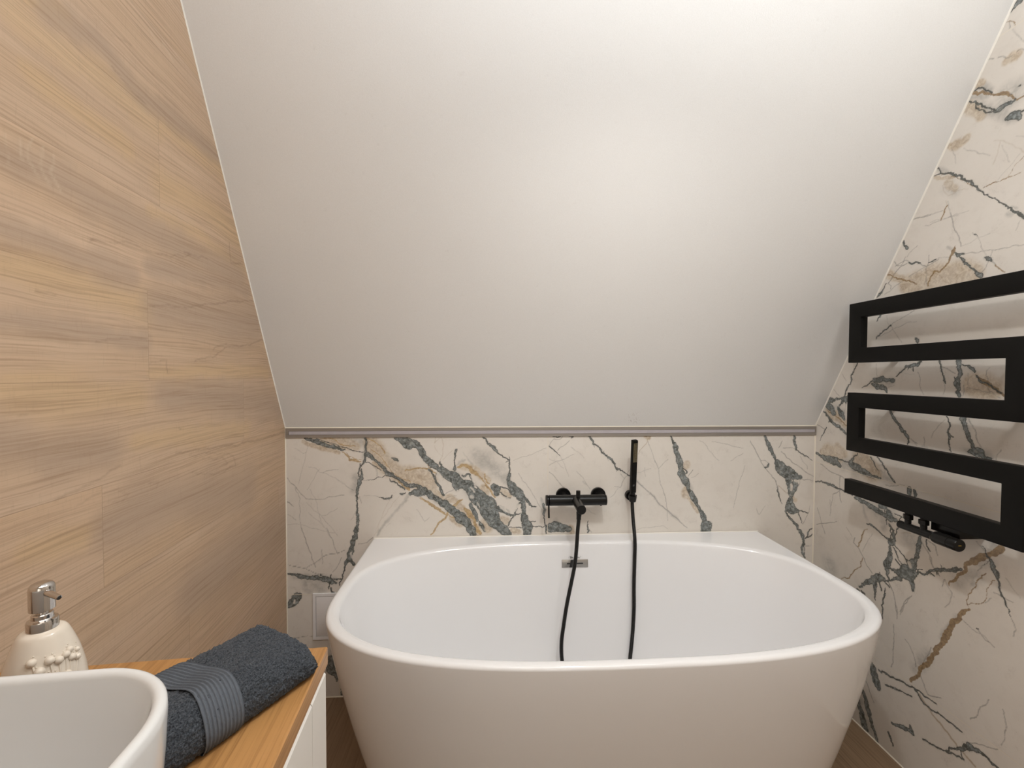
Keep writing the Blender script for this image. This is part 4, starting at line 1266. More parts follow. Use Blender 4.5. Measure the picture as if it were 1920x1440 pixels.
def make_tub():
    t = thing('bathtub', 'glossy white back-to-wall bathtub with rounded front under the sloped ceiling', 'bathtub', (BX, BY, 0))
    bm = bmesh.new()
    rings = []
    for (r,) in tub_rings():
        _, a, bf, z = r
        row = []
        for th in ths:
            q = outer_pt(th, a, bf)
            if math.sin(th) > 0:
                # keep the wall edge square at the top, tapering the sides further down
                k = min(1, math.sin(th) / 0.05)
            row.append(bm.verts.new((q.x, q.y, z)))
        rings.append(row)
    # flat rim, rounded inner lip, basin walls (two close rings keep the flat really flat)
    rings.append([bm.verts.new((*outer_pt(th, HW - 0.0125, 0.358 - 0.0125), BT)) for th in ths])
    R = 0.016
    rings.append([bm.verts.new((*super_pt(th, ia + R + 0.0015, iff + R + 0.0015, ibb + R + 0.0015, IN_N), BT)) for th in ths])
    for k in range(0, 6):
        a = k / 5 * PI / 2
        off = R - R * math.sin(a)
        rings.append([bm.verts.new((*super_pt(th, ia + off, iff + off, ibb + off, IN_N), BT - R + R * math.cos(a))) for th in ths])
    for z in [0.56, 0.50, 0.44, 0.38, 0.32, 0.27, 0.23, 0.20, 0.18, 0.168]:
        a, f, b = inner_ring(z)
        rings.append([bm.verts.new((*super_pt(th, a, f, b, IN_N), z)) for th in ths])
    for k, zz in ((0.90, 0.158), (0.75, 0.153), (0.5, 0.150), (0.25, 0.149)):
        a, f, b = inner_ring(0.168)
        rings.append([bm.verts.new((*super_pt(th, a * k, f * k, b * k, 2.4), zz)) for th in ths])
    n = len(ths)
    for i in range(len(rings) - 1):
        A, B = rings[i], rings[i + 1]
        for k in range(n):
            bm.faces.new((A[k], A[(k + 1) % n], B[(k + 1) % n], B[k]))
    bm.faces.new(list(reversed(rings[0])))
    bm.faces.new(rings[-1])
    obj('tub_shell', bm, M_acryl, t, auto=50)
    # sealing line where the tub meets the wall
    sb = bmesh.new()
    bm_tube(sb, [Vector((-HW + 0.004, YB - BY - 0.0035, BT)), Vector((0, YB - BY - 0.0035, BT)), Vector((HW - 0.004, YB - BY - 0.0035, BT))], 0.0025, 8)
    obj('sealing_bead', sb, M_caulk_w, t)
    # overflow plate on the rear slope of the basin
    zc = 0.531
    y1 = inner_ring(zc + 0.014)[2]; y0 = inner_ring(zc - 0.014)[2]
    yc = (y0 + y1) / 2
    tilt = math.atan2(y1 - y0, 0.028)
    M = Matrix.Translation((0.3268 - BX, yc - 0.0015, zc)) @ Matrix.Rotation(-tilt, 4, 'X')
    bm = bmesh.new()
    bm_box(bm, (-0.0485, -0.0022, -0.0135), (0.0485, 0.003, 0.0135), 0.001, 2, M)
    pl = obj('overflow_plate', bm, M_chrome_b, t); pl['label'] = 'chrome rectangular overflow plate'
    bm = bmesh.new()
    bm_box(bm, (-0.030, -0.0032, -0.0026), (0.030, -0.001, 0.0026), 0.001, 2, M)
    obj('overflow_slot', bm, M_ink_shade, pl)
    bm = bmesh.new()
    q = [(-0.0215, -0.0135), (-0.0085, -0.0135), (-0.0035, 0.0135), (-0.0155, 0.0135)]
    vs = [bm.verts.new(M @ Vector((x, -0.0026, z))) for x, z in q] + [bm.verts.new(M @ Vector((x, -0.0015, z))) for x, z in q]
    bm.faces.new(vs[:4]); bm.faces.new(list(reversed(vs[4:])))
    for k in range(4): bm.faces.new((vs[k], vs[4 + k], vs[4 + (k + 1) % 4], vs[(k + 1) % 4]))
    obj('overflow_shadow_band', bm, M_ink_shade, pl)  # slanted dark band standing in for the hose shadow on the plate
    # small printed mark above the plate; half of it sits behind the hose
    bm = bmesh.new()
    def stroke(pts, r=0.00045):
        P = []
        for x, z in pts:
            y = inner_ring(0.545 + z)[2]
            P.append(Vector((0.3268 - BX + x, y - 0.0004, 0.553 + z)))
        bm_tube(bm, P, r, 6)
    stroke([(-0.022, -0.004), (-0.0205, 0.001), (-0.0195, 0.004)])
    stroke([(-0.0165, -0.004), (-0.0155, 0.0035), (-0.0125, 0.003), (-0.013, 0.0005), (-0.0155, 0.0), (-0.012, -0.0015), (-0.0135, -0.004), (-0.0165, -0.004)], 0.0006)
    stroke([(-0.011, -0.002), (-0.0095, 0.0), (-0.008, -0.0025), (-0.0105, -0.0035), (-0.011, -0.002)], 0.0006)
    stroke([(-0.0075, 0.0), (-0.0065, -0.0035), (-0.0035, -0.0035)], 0.0005)
    stroke([(0.0115, -0.0035), (0.0115, 0.0), (0.0135, 0.0), (0.0138, -0.0035)], 0.0004)
    stroke([(0.0160, -0.0005), (0.0150, -0.002), (0.0160, -0.0035), (0.0185, -0.0035), (0.0185, 0.0)], 0.0004)
    stroke([(0.0215, 0.001), (0.0225, 0.0035)], 0.0004)
    obj('printed_mark', bm, M_ink_shade, t)['label'] = 'small dark script mark above the overflow'
    return t
make_tub()

# drain is on the tub floor
dr_ = thing('drain_plug', 'round chrome plug on the floor of the bathtub', 'drain', (BX + 0.02, BY - 0.02, 0.149))
lathe('plug_cap', [(0.001, 0.006), (0.030, 0.0055), (0.034, 0.003), (0.035, 0.0)], M_chrome, dr_, 40)

# ------------------------------------------------------------------ bath mixer on the back wall
def make_mixer():
    t = thing('bath_mixer', 'matt black wall-mounted bath mixer with lever and short spout above the tub', 'tap', (0.334, YB, 0.758))
    dx = -0.334; dy = -YB; dz = -0.758
    def L(x, y, z): return (x + dx, y + dy, z + dz)
    bm = bmesh.new()
    a, b = L(0.2325, 1.585, 0.758), L(0.4482, 1.585, 0.7575)
    bm_lathe(bm, [(0.017, 0), (0.0195, 0.0012), (0.0195, 0.2085), (0.0175, 0.209), (0.0175, 0.2105), (0.0195, 0.211), (0.0193, 0.2150), (0.017, 0.2157)], 44, frame_to(a, b))
    for x in (0.2972, 0.4334):
        rod(bm, L(x, 1.645, 0.760), L(x, 1.59, 0.7585), 0.0135)
    rod(bm, L(0.428, 1.583, 0.741), L(0.428, 1.583, 0.7355), 0.0035)
    obj('mixer_body', bm, M_black_s, t)
    for x in (0.2972, 0.4334):
        lathe('escutcheon', [(0.0285, 0.0), (0.0285, 0.010), (0.0272, 0.0118), (0.025, 0.0118), (0.0238, 0.009), (0.016, 0.008)], M_black_s, t, 44,
              L(x, 1.6495, 0.760), L(x, 1.5, 0.760))
    cap = lathe('handle_cap', [(0.015, 0), (0.0188, 0.001), (0.0195, 0.002), (0.0195, 0.0095), (0.0165, 0.0118), (0.0165, 0.0128)], M_black_s, t, 44, L(0.2206, 1.585, 0.758), L(0.3, 1.585, 0.758))
    bm = bmesh.new(); rod(bm, L(0.2305, 1.572, 0.745), L(0.2305, 1.566, 0.6985), 0.0032, 16)
    obj('lever', bm, M_black_s, cap)
    bm = bmesh.new()
    rod(bm, L(0.3335, 1.585, 0.7585), L(0.330, 1.470, 0.7565), 0.0168, 40, 0.0015, 0.0163)
    obj('spout', bm, M_black_s, t)
    bm = bmesh.new(); rod(bm, L(0.3385, 1.566, 0.772), L(0.3385, 1.566, 0.7985), 0.0078, 28, 0.001)
    obj('diverter_knob', bm, M_black_s, t)
    bm = bmesh.new()
    rod(bm, L(0.3255, 1.488, 0.745), L(0.3245, 1.488, 0.728), 0.0098, 24, 0.001, 0.0085)
    obj('hose_outlet', bm, M_black_s, t)
make_mixer()

def make_holder():
    t = thing('shower_holder', 'small round black wall holder gripping the hand shower', 'shower holder', (0.5582, YB, 0.757))
    lathe('wall_disc', [(0.019, 0.0), (0.019, 0.016), (0.0175, 0.018), (0.0155, 0.018), (0.0135, 0.010), (0.004, 0.010)], M_black_s, t, 40, (0, -0.0005, 0), (0, -0.1, 0))
    bm = bmesh.new(); rod(bm, (0, -0.010, 0.0), (-0.002, -0.040, 0.001), 0.0105, 24)
    obj('arm', bm, M_black_s, t)
    bm = bmesh.new()
    # open cup the handset drops into
    prof = [(0.0095, -0.013), (0.0125, -0.012), (0.0150, 0.006), (0.0150, 0.012), (0.0128, 0.012), (0.0105, -0.010)]
    seg = 30; rings = []
    M = frame_to((-0.003, -0.047, 0.0), (-0.003 - 0.009, -0.047 - 0.03, 0.2))
    for r, z in prof:
        rings.append([bm.verts.new(M @ Vector((r * math.cos(2 * PI * k / seg * 0.9 + 1.3), r * math.sin(2 * PI * k / seg * 0.9 + 1.3), z))) for k in range(seg)])
    for i in range(len(rings)):
        A, B = rings[i], rings[(i + 1) % len(rings)]
        for k in range(seg - 1): bm.faces.new((A[k], A[k + 1], B[k + 1], B[k]))
    bm.faces.new([r[0] for r in rings]); bm.faces.new([r[-1] for r in reversed(rings)])
    obj('cup', bm, M_black_s, t)
make_holder()

def make_handset():
    a = Vector((0.5548, 1.603, 0.768)); b = Vector((0.5462, 1.562, 0.984))
    t = thing('hand_shower', 'slim square black stick hand shower with a grid of tan nozzles, upright in its holder', 'hand shower', a)
    M = frame_to((0, 0, 0), b - a)
    # local frame: z along the handset, turned so the nozzle side looks into the tub and to the right
    z = (b - a).normalized()
    f = Vector((math.sin(math.radians(12)), -math.cos(math.radians(12)), 0)); f = (f - z * f.dot(z)).normalized()
    x = z.cross(f).normalized() * -1
    M = Matrix(((x.x, f.x, z.x, 0), (x.y, f.y, z.y, 0), (x.z, f.z, z.z, 0), (0, 0, 0, 1)))
    Lh = (b - a).length
    bm = bmesh.new()
    bm_box(bm, (-0.0100, -0.0078, 0.012), (0.0100, 0.0078, Lh), 0.0012, 2, M)
    obj('wand', bm, M_black, t)
    bm = bmesh.new()
    bm_lathe(bm, [(0.0085, -0.020), (0.0095, -0.010), (0.0098, 0.006), (0.0096, 0.016)], 30, M)
    obj('hose_cone', bm, M_black_s, t)
    bm = bmesh.new()
    for i in range(4):
        for k in range(17):
            px = -0.0062 + i * 0.0041; pz = Lh - 0.012 - k * 0.0044
            bm_lathe(bm, [(0.0012, 0), (0.0008, 0.0014)], 8, M @ Matrix.Translation((px, 0.0076, pz)) @ Matrix.Rotation(-PI / 2, 4, 'X'))
    obj('nozzles', bm, M_nozzle, t)['label'] = 'grid of tan rubber nozzles'
    bm = bmesh.new()
    bm_box(bm, (-0.0018, 0.0077, 0.040), (0.0052, 0.0081, 0.0475), 0.0002, 1, M)
    obj('button', bm, m_plain('dark_grey_mark', (0.06, 0.06, 0.06), 0.4), t)
    return a, b
make_handset()

def make_hose():
    t = thing('shower_hose', 'black ribbed shower hose looping down into the white tub from mixer to handset', 'hose', (0.42, 1.45, 0.2))
    p = [(0.3245, 1.488, 0.7325), (0.3238, 1.488, 0.715), (0.3202, 1.487, 0.6752), (0.3164, 1.485, 0.6196), (0.3105, 1.482, 0.5645), (0.2983, 1.478, 0.5045),
         (0.281, 1.470, 0.4283), (0.2679, 1.460, 0.3595), (0.2591, 1.450, 0.3026), (0.2605, 1.437, 0.245), (0.275, 1.405, 0.195),
         (0.315, 1.345, 0.164), (0.375, 1.305, 0.160), (0.435, 1.315, 0.161), (0.475, 1.365, 0.168), (0.493, 1.42, 0.19),
         (0.5035, 1.462, 0.2264), (0.5138, 1.480, 0.266), (0.5256, 1.500, 0.3143), (0.5339, 1.515, 0.3832), (0.5383, 1.53, 0.4596), (0.5451, 1.545, 0.5511),
         (0.5479, 1.553, 0.6143), (0.5474, 1.573, 0.687), (0.5530, 1.600, 0.735), (0.5552, 1.606, 0.752)]
    o = Vector((0.42, 1.45, 0.2))
    P = catmull([Vector(q) - o for q in p], 24)
    # resample finely for the ribs
    D = [0.0]
    for i in range(1, len(P)): D.append(D[-1] + (P[i] - P[i - 1]).length)
    step = 0.0011
    n = int(D[-1] / step)
    Q = []; k = 0
    for i in range(n + 1):
        s = i * step
        while k < len(D) - 2 and D[k + 1] < s: k += 1
        f = (s - D[k]) / max(1e-9, D[k + 1] - D[k])
        Q.append(P[k].lerp(P[k + 1], min(1, f)))
    bm = bmesh.new()
    bm_tube(bm, Q, lambda i: 0.0070 if (i % 4) < 2 else 0.0061, 14)
    obj('ribbed_tube', bm, M_black_s, t, auto=60)
    bm = bmesh.new()
    bm_tube(bm, Q[:14], lambda i: 0.0082, 18)
    obj('end_nut', bm, M_black_s, t)
make_hose()

# ------------------------------------------------------------------ LED profile along the top of the tiles
def make_led():
    z0, z1 = 0.9871, 1.0221
    xa, xb = XL(YB) + 0.003, XR(YB) - 0.003
    t = thing('led_profile', 'long aluminium light strip profile, switched off, running between tiles and sloped ceiling', 'light strip', ((xa + xb) / 2, YB, z0))
    c = (xa + xb) / 2
    bm = bmesh.new()
    h = (xb - xa) / 2
    # channel cross-section (y outwards negative, z up), extruded along x
    pr = [(0, 0), (-0.005, 0), (-0.005, 0.0105), (-0.0028, 0.0110), (-0.0028, 0.0238), (-0.005, 0.0245), (-0.005, 0.035), (0, 0.035)]
    A = [bm.verts.new((-h, y, z)) for y, z in pr]; B = [bm.verts.new((h, y, z)) for y, z in pr]
    n = len(pr)
    for k in range(n): bm.faces.new((A[k], A[(k + 1) % n], B[(k + 1) % n], B[k]))
    bm.faces.new(list(reversed(A))); bm.faces.new(B)
    obj('aluminium_channel', bm, M_alu, t, auto=20)
    box('diffuser', (-h + 0.012, -0.0042, 0.0112), (h - 0.003, -0.0029, 0.0236), M_diff, t, 0.0003, 1)
    box('end_cap', (-h, -0.0056, 0.0105), (-h + 0.011, -0.003, 0.0243), M_alu, t, 0.0003, 1)
    box('end_cap', (h - 0.0025, -0.0056, 0.0), (h + 0.002, -0.001, 0.035), M_alu, t, 0.0003, 1)
make_led()

# ------------------------------------------------------------------ white access panel in the tiles
t = thing('access_panel', 'small white square inspection hatch in the tiles left of the tub', 'access panel', (-0.648, YB, 0.2245))
bm = bmesh.new()
W, Hh = 0.205, 0.176
for lo, hi in (((0, -0.005, 0), (0.0115, 0, Hh)), ((W - 0.0115, -0.005, 0), (W, 0, Hh)), ((0.0115, -0.005, 0), (W - 0.0115, 0, 0.0115)), ((0.0115, -0.005, Hh - 0.0115), (W - 0.0115, 0, Hh))):
    bm_box(bm, lo, hi, 0.0006, 1)
obj('frame', bm, M_plastic, t)
box('hatch_door', (0.0128, -0.0042, 0.0128), (W - 0.0128, -0.0005, Hh - 0.0128), M_plastic, t, 0.0008, 2)

# ------------------------------------------------------------------ black ladder radiator on the right wall
RA = math.atan(0.0244)
def rad_M():
    # local: x = distance into the room, y = along the wall, z = up
    return RA
def make_radiator():
    t = thing('towel_radiator', 'matt black zigzag flat-bar towel radiator on the right marble wall', 'towel radiator', (XR(0), 0, 0), -RA)
    # local frame: y along wall (towards the back), x across; room side is -x
    F0, F1 = -0.100, -0.075
    sL, sLi, sRi, sR = 1.378, 1.332, 0.930, 0.884
    tops = [1.461, 1.3140, 1.1680, 1.0225, 0.8785]
    hb = 0.0475
    bot = [z - hb for z in tops]
    path = [(sR, tops[0]), (sL, tops[0]), (sL, bot[1]), (sRi, bot[1]), (sRi, tops[2]), (sL, tops[2]), (sL, bot[3]), (sRi, bot[3]),
            (sRi, tops[4]), (sL + 0.004, tops[4]), (sL + 0.004, bot[4]), (sR, bot[4]), (sR, tops[3]), (sLi, tops[3]), (sLi, bot[2]), (sR, bot[2]),
            (sR, tops[1]), (sLi, tops[1]), (sLi, bot[0]), (sR, bot[0])]
    bm = bmesh.new()
    fv = [bm.verts.new((F0, s, z)) for s, z in path]
    f = bm.faces.new(fv)
    r = bmesh.ops.extrude_face_region(bm, geom=[f])
    bmesh.ops.translate(bm, vec=(F1 - F0, 0, 0), verts=[v for v in r['geom'] if isinstance(v, bmesh.types.BMVert)])
    bmesh.ops.recalc_face_normals(bm, faces=bm.faces)
    bmesh.ops.bevel(bm, geom=list(bm.edges), offset=0.002, segments=3, profile=0.5, affect='EDGES')
    obj('zigzag_bar', bm, M_black, t)
    for s, z in ((1.29, 1.291), (0.96, 1.291), (1.29, 1.145), (0.96, 1.145)):
        bm = bmesh.new()
        rod(bm, (0.0, s, z), (F1 - 0.001, s, z), 0.009)
        rod(bm, (0.0, s, z), (-0.006, s, z), 0.016)
        obj('wall_bracket', bm, M_black, t)
    # connection valve hanging below the lowest bar
    vx, vz = -0.0855, 0.7885
    bm = bmesh.new()
    rod(bm, (vx, 1.194, vz), (vx, 1.095, vz + 0.001), 0.0112, 30, 0.002)
    for s in (1.168, 1.122):
        rod(bm, (vx, s, vz), (vx, s, 0.8295), 0.0078, 20)
        bm_lathe(bm, [(0.0105, 0), (0.0118, 0.001), (0.0118, 0.013), (0.0105, 0.014)], 6, frame_to((vx, s, 0.811), (vx, s, 0.9)))
    v = obj('valve_body', bm, M_black_s, t)
    bm = bmesh.new()
    bm_lathe(bm, [(0.0110, 0), (0.0135, 0.006), (0.0155, 0.0085), (0.0158, 0.010), (0.0150, 0.0108), (0.0160, 0.012), (0.0165, 0.014),
                  (0.0165, 0.047), (0.0155, 0.0475), (0.0155, 0.0490), (0.0163, 0.0495), (0.0163, 0.068), (0.0150, 0.0700)], 40, frame_to((vx, 1.097, vz + 0.001), (vx, 1.0, vz + 0.001)))
    hd = obj('thermostat_head', bm, M_black_s, v)
    box('gold_mark', (vx - 0.0045, 1.0262, vz + 0.0005), (vx + 0.0035, 1.0272, vz + 0.0022), M_yellow, hd, 0.0002, 1)['label'] = 'tiny gold mark on the dial'
    box('selector_pin', (vx - 0.003, 1.053, vz + 0.0165), (vx + 0.003, 1.058, vz + 0.0185), M_black_s, hd, 0.0005, 1)
    box('pipe_cover', (-0.070, 1.042, 0.800), (-0.001, 1.118, 0.829), M_black_s, t, 0.002, 2)
    return t
make_radiator()

# ------------------------------------------------------------------ vanity, in a frame set square to the left wall
VA = 0.0771
VO = (-0.616, 0.0, 0.0)
OFF = -0.0474
def vloc(u, v, z=0.0):
    """point at distance u from the left wall, v along it"""
    v = v + OFF
    return Vector((VO[0] + u * math.cos(VA) - v * math.sin(VA), VO[1] + u * math.sin(VA) + v * math.cos(VA), z))
M_top = m_wood('oiled_oak_top', (0.42, 0.205, 0.068), (0.55, 0.300, 0.115), (0.17, 0.068, 0.018), along=1, rough=0.35, fine=230, rot=0.0)
def make_vanity():
    V0 = -0.45; V1 = 0.6148; UF = 0.4445
    t = thing('vanity_cabinet', 'white glossy vanity cabinet below the oak worktop', 'cabinet', Vector(VO), VA)
    def loc(u, v, z): return (u, v + OFF, z)
    box('cabinet_body', loc(0.002, V0, 0.15), loc(0.420, V1 - 0.0015, 0.8145), M_lacq, t, 0.001)
    # fronts: each a slab whose top edge is bevelled back for the finger grip
    def front(name, v0, v1, z0, z1, grip=0.0):
        bm = bmesh.new()
        pr = [(0.4205, z0), (0.4412, z0), (0.4420, z0 + 0.001), (0.4420, z1 - 0.0040), (0.4390, z1), (0.4345, z1), (0.4325, 0.8140), (0.4205, 0.8140)]
        A = [bm.verts.new(loc(u, v0, z)) for u, z in pr]; B = [bm.verts.new(loc(u, v1, z)) for u, z in pr]
        n = len(pr)
        for k in range(n): bm.faces.new((A[k], A[(k + 1) % n], B[(k + 1) % n], B[k]))
        bm.faces.new(list(reversed(A))); bm.faces.new(B)
        return obj(name, bm, M_lacq, t, auto=20)
    front('door', 0.054, 0.5545, 0.152, 0.8170)
    front('door', V0, 0.052, 0.152, 0.8170)
    front('side_filler', 0.5555, V1 - 0.0015, 0.152, 0.8175)
    box('plinth', loc(0.02, V0 + 0.01, 0.0), loc(0.37, V1 - 0.02, 0.15), M_lacq, t, 0.001)
    # worktop
    w_ = thing('oak_worktop', 'oiled oak worktop carrying the basin and towel', 'worktop', Vector((VO[0], VO[1], 0.8145)), VA)
    bm = bmesh.new()
    pr = [(0.001, 0.0005), (UF - 0.0125, 0.0005), (UF - 0.0015, 0.0105), (UF, 0.0120), (UF, 0.0340), (UF - 0.0015, 0.0355), (0.001, 0.0355)]
    A = [bm.verts.new((u, V0 - 0.01 + OFF, z)) for u, z in pr]; B = [bm.verts.new((u, V1 + OFF, z)) for u, z in pr]
    n = len(pr)
    for k in range(n): bm.faces.new((A[k], A[(k + 1) % n], B[(k + 1) % n], B[k]))
    bm.faces.new(list(reversed(A))); bm.faces.new(B)
    obj('worktop_slab', bm, M_top, w_, auto=20)
make_vanity()

# ------------------------------------------------------------------ vessel basin
def make_basin():
    u0, u1, v0, v1 = 0.035, 0.4135, -0.075, 0.3915
    uc, vc = (u0 + u1) / 2, (v0 + v1) / 2
    t = thing('vessel_basin', 'white ceramic countertop basin with rounded corners, front left', 'washbasin', vloc(uc, vc, 0.850), VA)
    hu, hv = (u1 - u0) / 2, (v1 - v0) / 2
    Hb = 0.135
    def loop(a, b, r, z, n=16):
        pts = []
        for cx, cy, a0 in ((a - r, b - r, 0), (-a + r, b - r, PI / 2), (-a + r, -b + r, PI), (a - r, -b + r, 1.5 * PI)):
            for k in range(n + 1):
                th = a0 + k / n * PI / 2
                pts.append((cx + r * math.cos(th), cy + r * math.sin(th), z))
        return pts
    L = []
    for z, i in ((0.0, 0.022), (0.004, 0.016), (0.012, 0.011), (0.03, 0.0075), (0.06, 0.004), (0.10, 0.0012), (0.126, 0.0)):
        L.append(loop(hu - i, hv - i, 0.080 - i * 0.5, z))
    for k in range(1, 9):
        a = k / 8 * PI
        L.append(loop(hu - 0.0048 + 0.0048 * math.cos(a), hv - 0.0048 + 0.0048 * math.cos(a), 0.080 - 0.0048 + 0.0048 * math.cos(a), 0.1302 + 0.0048 * math.sin(a)))
    for z, i in ((0.118, 0.0102), (0.09, 0.0115), (0.06, 0.0135), (0.04, 0.017), (0.028, 0.024), (0.020, 0.036), (0.016, 0.055), (0.0145, 0.09), (0.014, 0.13)):
        L.append(loop(hu - i, hv - i, max(0.03, 0.080 - i * 0.3), z))
    bm = bmesh.new()
    R_ = [[bm.verts.new(p) for p in l] for l in L]
    n = len(R_[0])
    for i in range(len(R_) - 1):
        for k in range(n):
            bm.faces.new((R_[i][k], R_[i][(k + 1) % n], R_[i + 1][(k + 1) % n], R_[i + 1][k]))
    bm.faces.new(list(reversed(R_[0]))); bm.faces.new(R_[-1])
    obj('bowl', bm, M_ceramic, t, auto=50)
    lathe('drain_cover', [(0.001, 0.0045), (0.028, 0.0042), (0.031, 0.002), (0.0315, 0)], M_chrome, t, 36, (0, -0.02, 0.014), (0, -0.02, 0.1))
make_basin()

# ------------------------------------------------------------------ soap dispenser
def make_soap():
    P = Vector((-0.4632, 0.476, 0.850))
    t = thing('soap_dispenser', 'cream ceramic soap dispenser with chrome pump and raised flower heads behind the basin', 'soap dispenser', P)
    M_cream = m_plain('cream_glaze', (0.78, 0.70, 0.60), 0.16, var=0.03, vscale=30)
    prof = [(0.030, 0.0), (0.040, 0.001), (0.0455, 0.006), (0.0485, 0.020), (0.0490, 0.034), (0.0478, 0.048), (0.0450, 0.062), (0.0405, 0.077),
            (0.0350, 0.090), (0.0298, 0.1000), (0.0268, 0.1045), (0.0235, 0.1068), (0.0185, 0.1078), (0.012, 0.1080)]
    K = 0.70
    prof = [(r * K, z) for r, z in prof]
    # smooth the profile
    PP = catmull([Vector((r, 0, z)) for r, z in prof], 5)
    bm = bmesh.new(); bm_lathe(bm, [(p.x, p.z) for p in PP], 64)
    body = obj('bottle', bm, M_cream, t, auto=60)
    def rad(z):
        for (r0, z0), (r1, z1) in zip(prof, prof[1:]):
            if z0 <= z <= z1: return r0 + (r1 - r0) * (z - z0) / max(1e-9, z1 - z0)
        return 0.03
    # raised flower heads on thin stems, fanning out from low on the side facing the room
    bm = bmesh.new()
    az0 = math.radians(-31)
    def onb(da, z, lift=0.0):
        a = az0 + da
        r = rad(z) + lift
        return Vector((r * math.cos(a), r * math.sin(a), z))
    heads = [(-0.10, 0.0775, .0040), (0.14, 0.0745, .0037), (0.36, 0.0765, .0036), (0.52, 0.0790, .0034), (-0.36, 0.0705, .0044), (-0.58, 0.080, .0040),
             (-0.82, 0.0645, .0036), (0.52, 0.071, .0036), (0.70, 0.068, .0034), (0.80, 0.0745, .0026), (-0.2, 0.062, .0036), (0.05, 0.060, .0034), (0.30, 0.058, .0034), (-1.0, 0.058, .003)]
    for da, z, r in heads:
        z += 0.0055; r *= 1.05
        c = onb(da, z, 0.0004)
        bmesh.ops.create_icosphere(bm, subdivisions=2, radius=r, matrix=Matrix.Translation(c))
        pts = [onb(da * (1 - k / 8) + 0.12 * (k / 8), z - (z - 0.022) * k / 8, 0.0002) for k in range(9)]
        bm_tube(bm, pts, 0.0009, 6)
    for k in range(26):
        rnd = random.Random(k)
        da, z, r = heads[k % len(heads)]
        c = onb(da + rnd.uniform(-.13, .13), z + rnd.uniform(0.0065, 0.012), 0.0002)
        bmesh.ops.create_icosphere(bm, subdivisions=1, radius=0.0008, matrix=Matrix.Translation(c))
    obj('flower_relief', bm, M_cream, t, auto=80)['label'] = 'raised round flower heads on thin stems'
    lathe('collar', [(0.0118, 0.0), (0.0124, 0.0006), (0.0124, 0.0125), (0.0118, 0.0142), (0.0092, 0.0150), (0.0086, 0.0158), (0.0086, 0.0196), (0.0079, 0.0206), (0.004, 0.0208)],
          M_chrome, t, 48, (0, 0, 0.1035), (0, 0, 1), auto=30)
    bm = bmesh.new(); rod(bm, (0, 0, 0.122), (0, 0, 0.132), 0.0048, 30)
    obj('pump_stem', bm, M_chrome, t)
    hd = lathe('pump_head', [(0.0092, 0.0), (0.0102, 0.0006), (0.0102, 0.0225), (0.0097, 0.0255), (0.0082, 0.0276), (0.0054, 0.0290), (0.001, 0.0294)], M_chrome, t, 48, (0, 0, 0.1275), (0, 0, 1), auto=50)
    az = math.radians(-20)
    dr = Vector((math.cos(az), math.sin(az), -0.12)).normalized()
    st = Vector((math.cos(az) * 0.0086, math.sin(az) * 0.0086, 0.1465))
    bm = bmesh.new()
    bm_lathe(bm, [(0.0038, 0), (0.0032, 0.003), (0.0030, 0.008), (0.0024, 0.019), (0.0017, 0.0192), (0.0015, 0.016)], 24, frame_to(st, st + dr), cap1=True)
    nz = obj('nozzle', bm, M_chrome, hd)
    bm = bmesh.new(); rod(bm, st + dr * 0.017, st + dr * 0.0194, 0.0016, 16, 0.0002)
    obj('nozzle_hole', bm, M_ink_shade, nz)
make_soap()

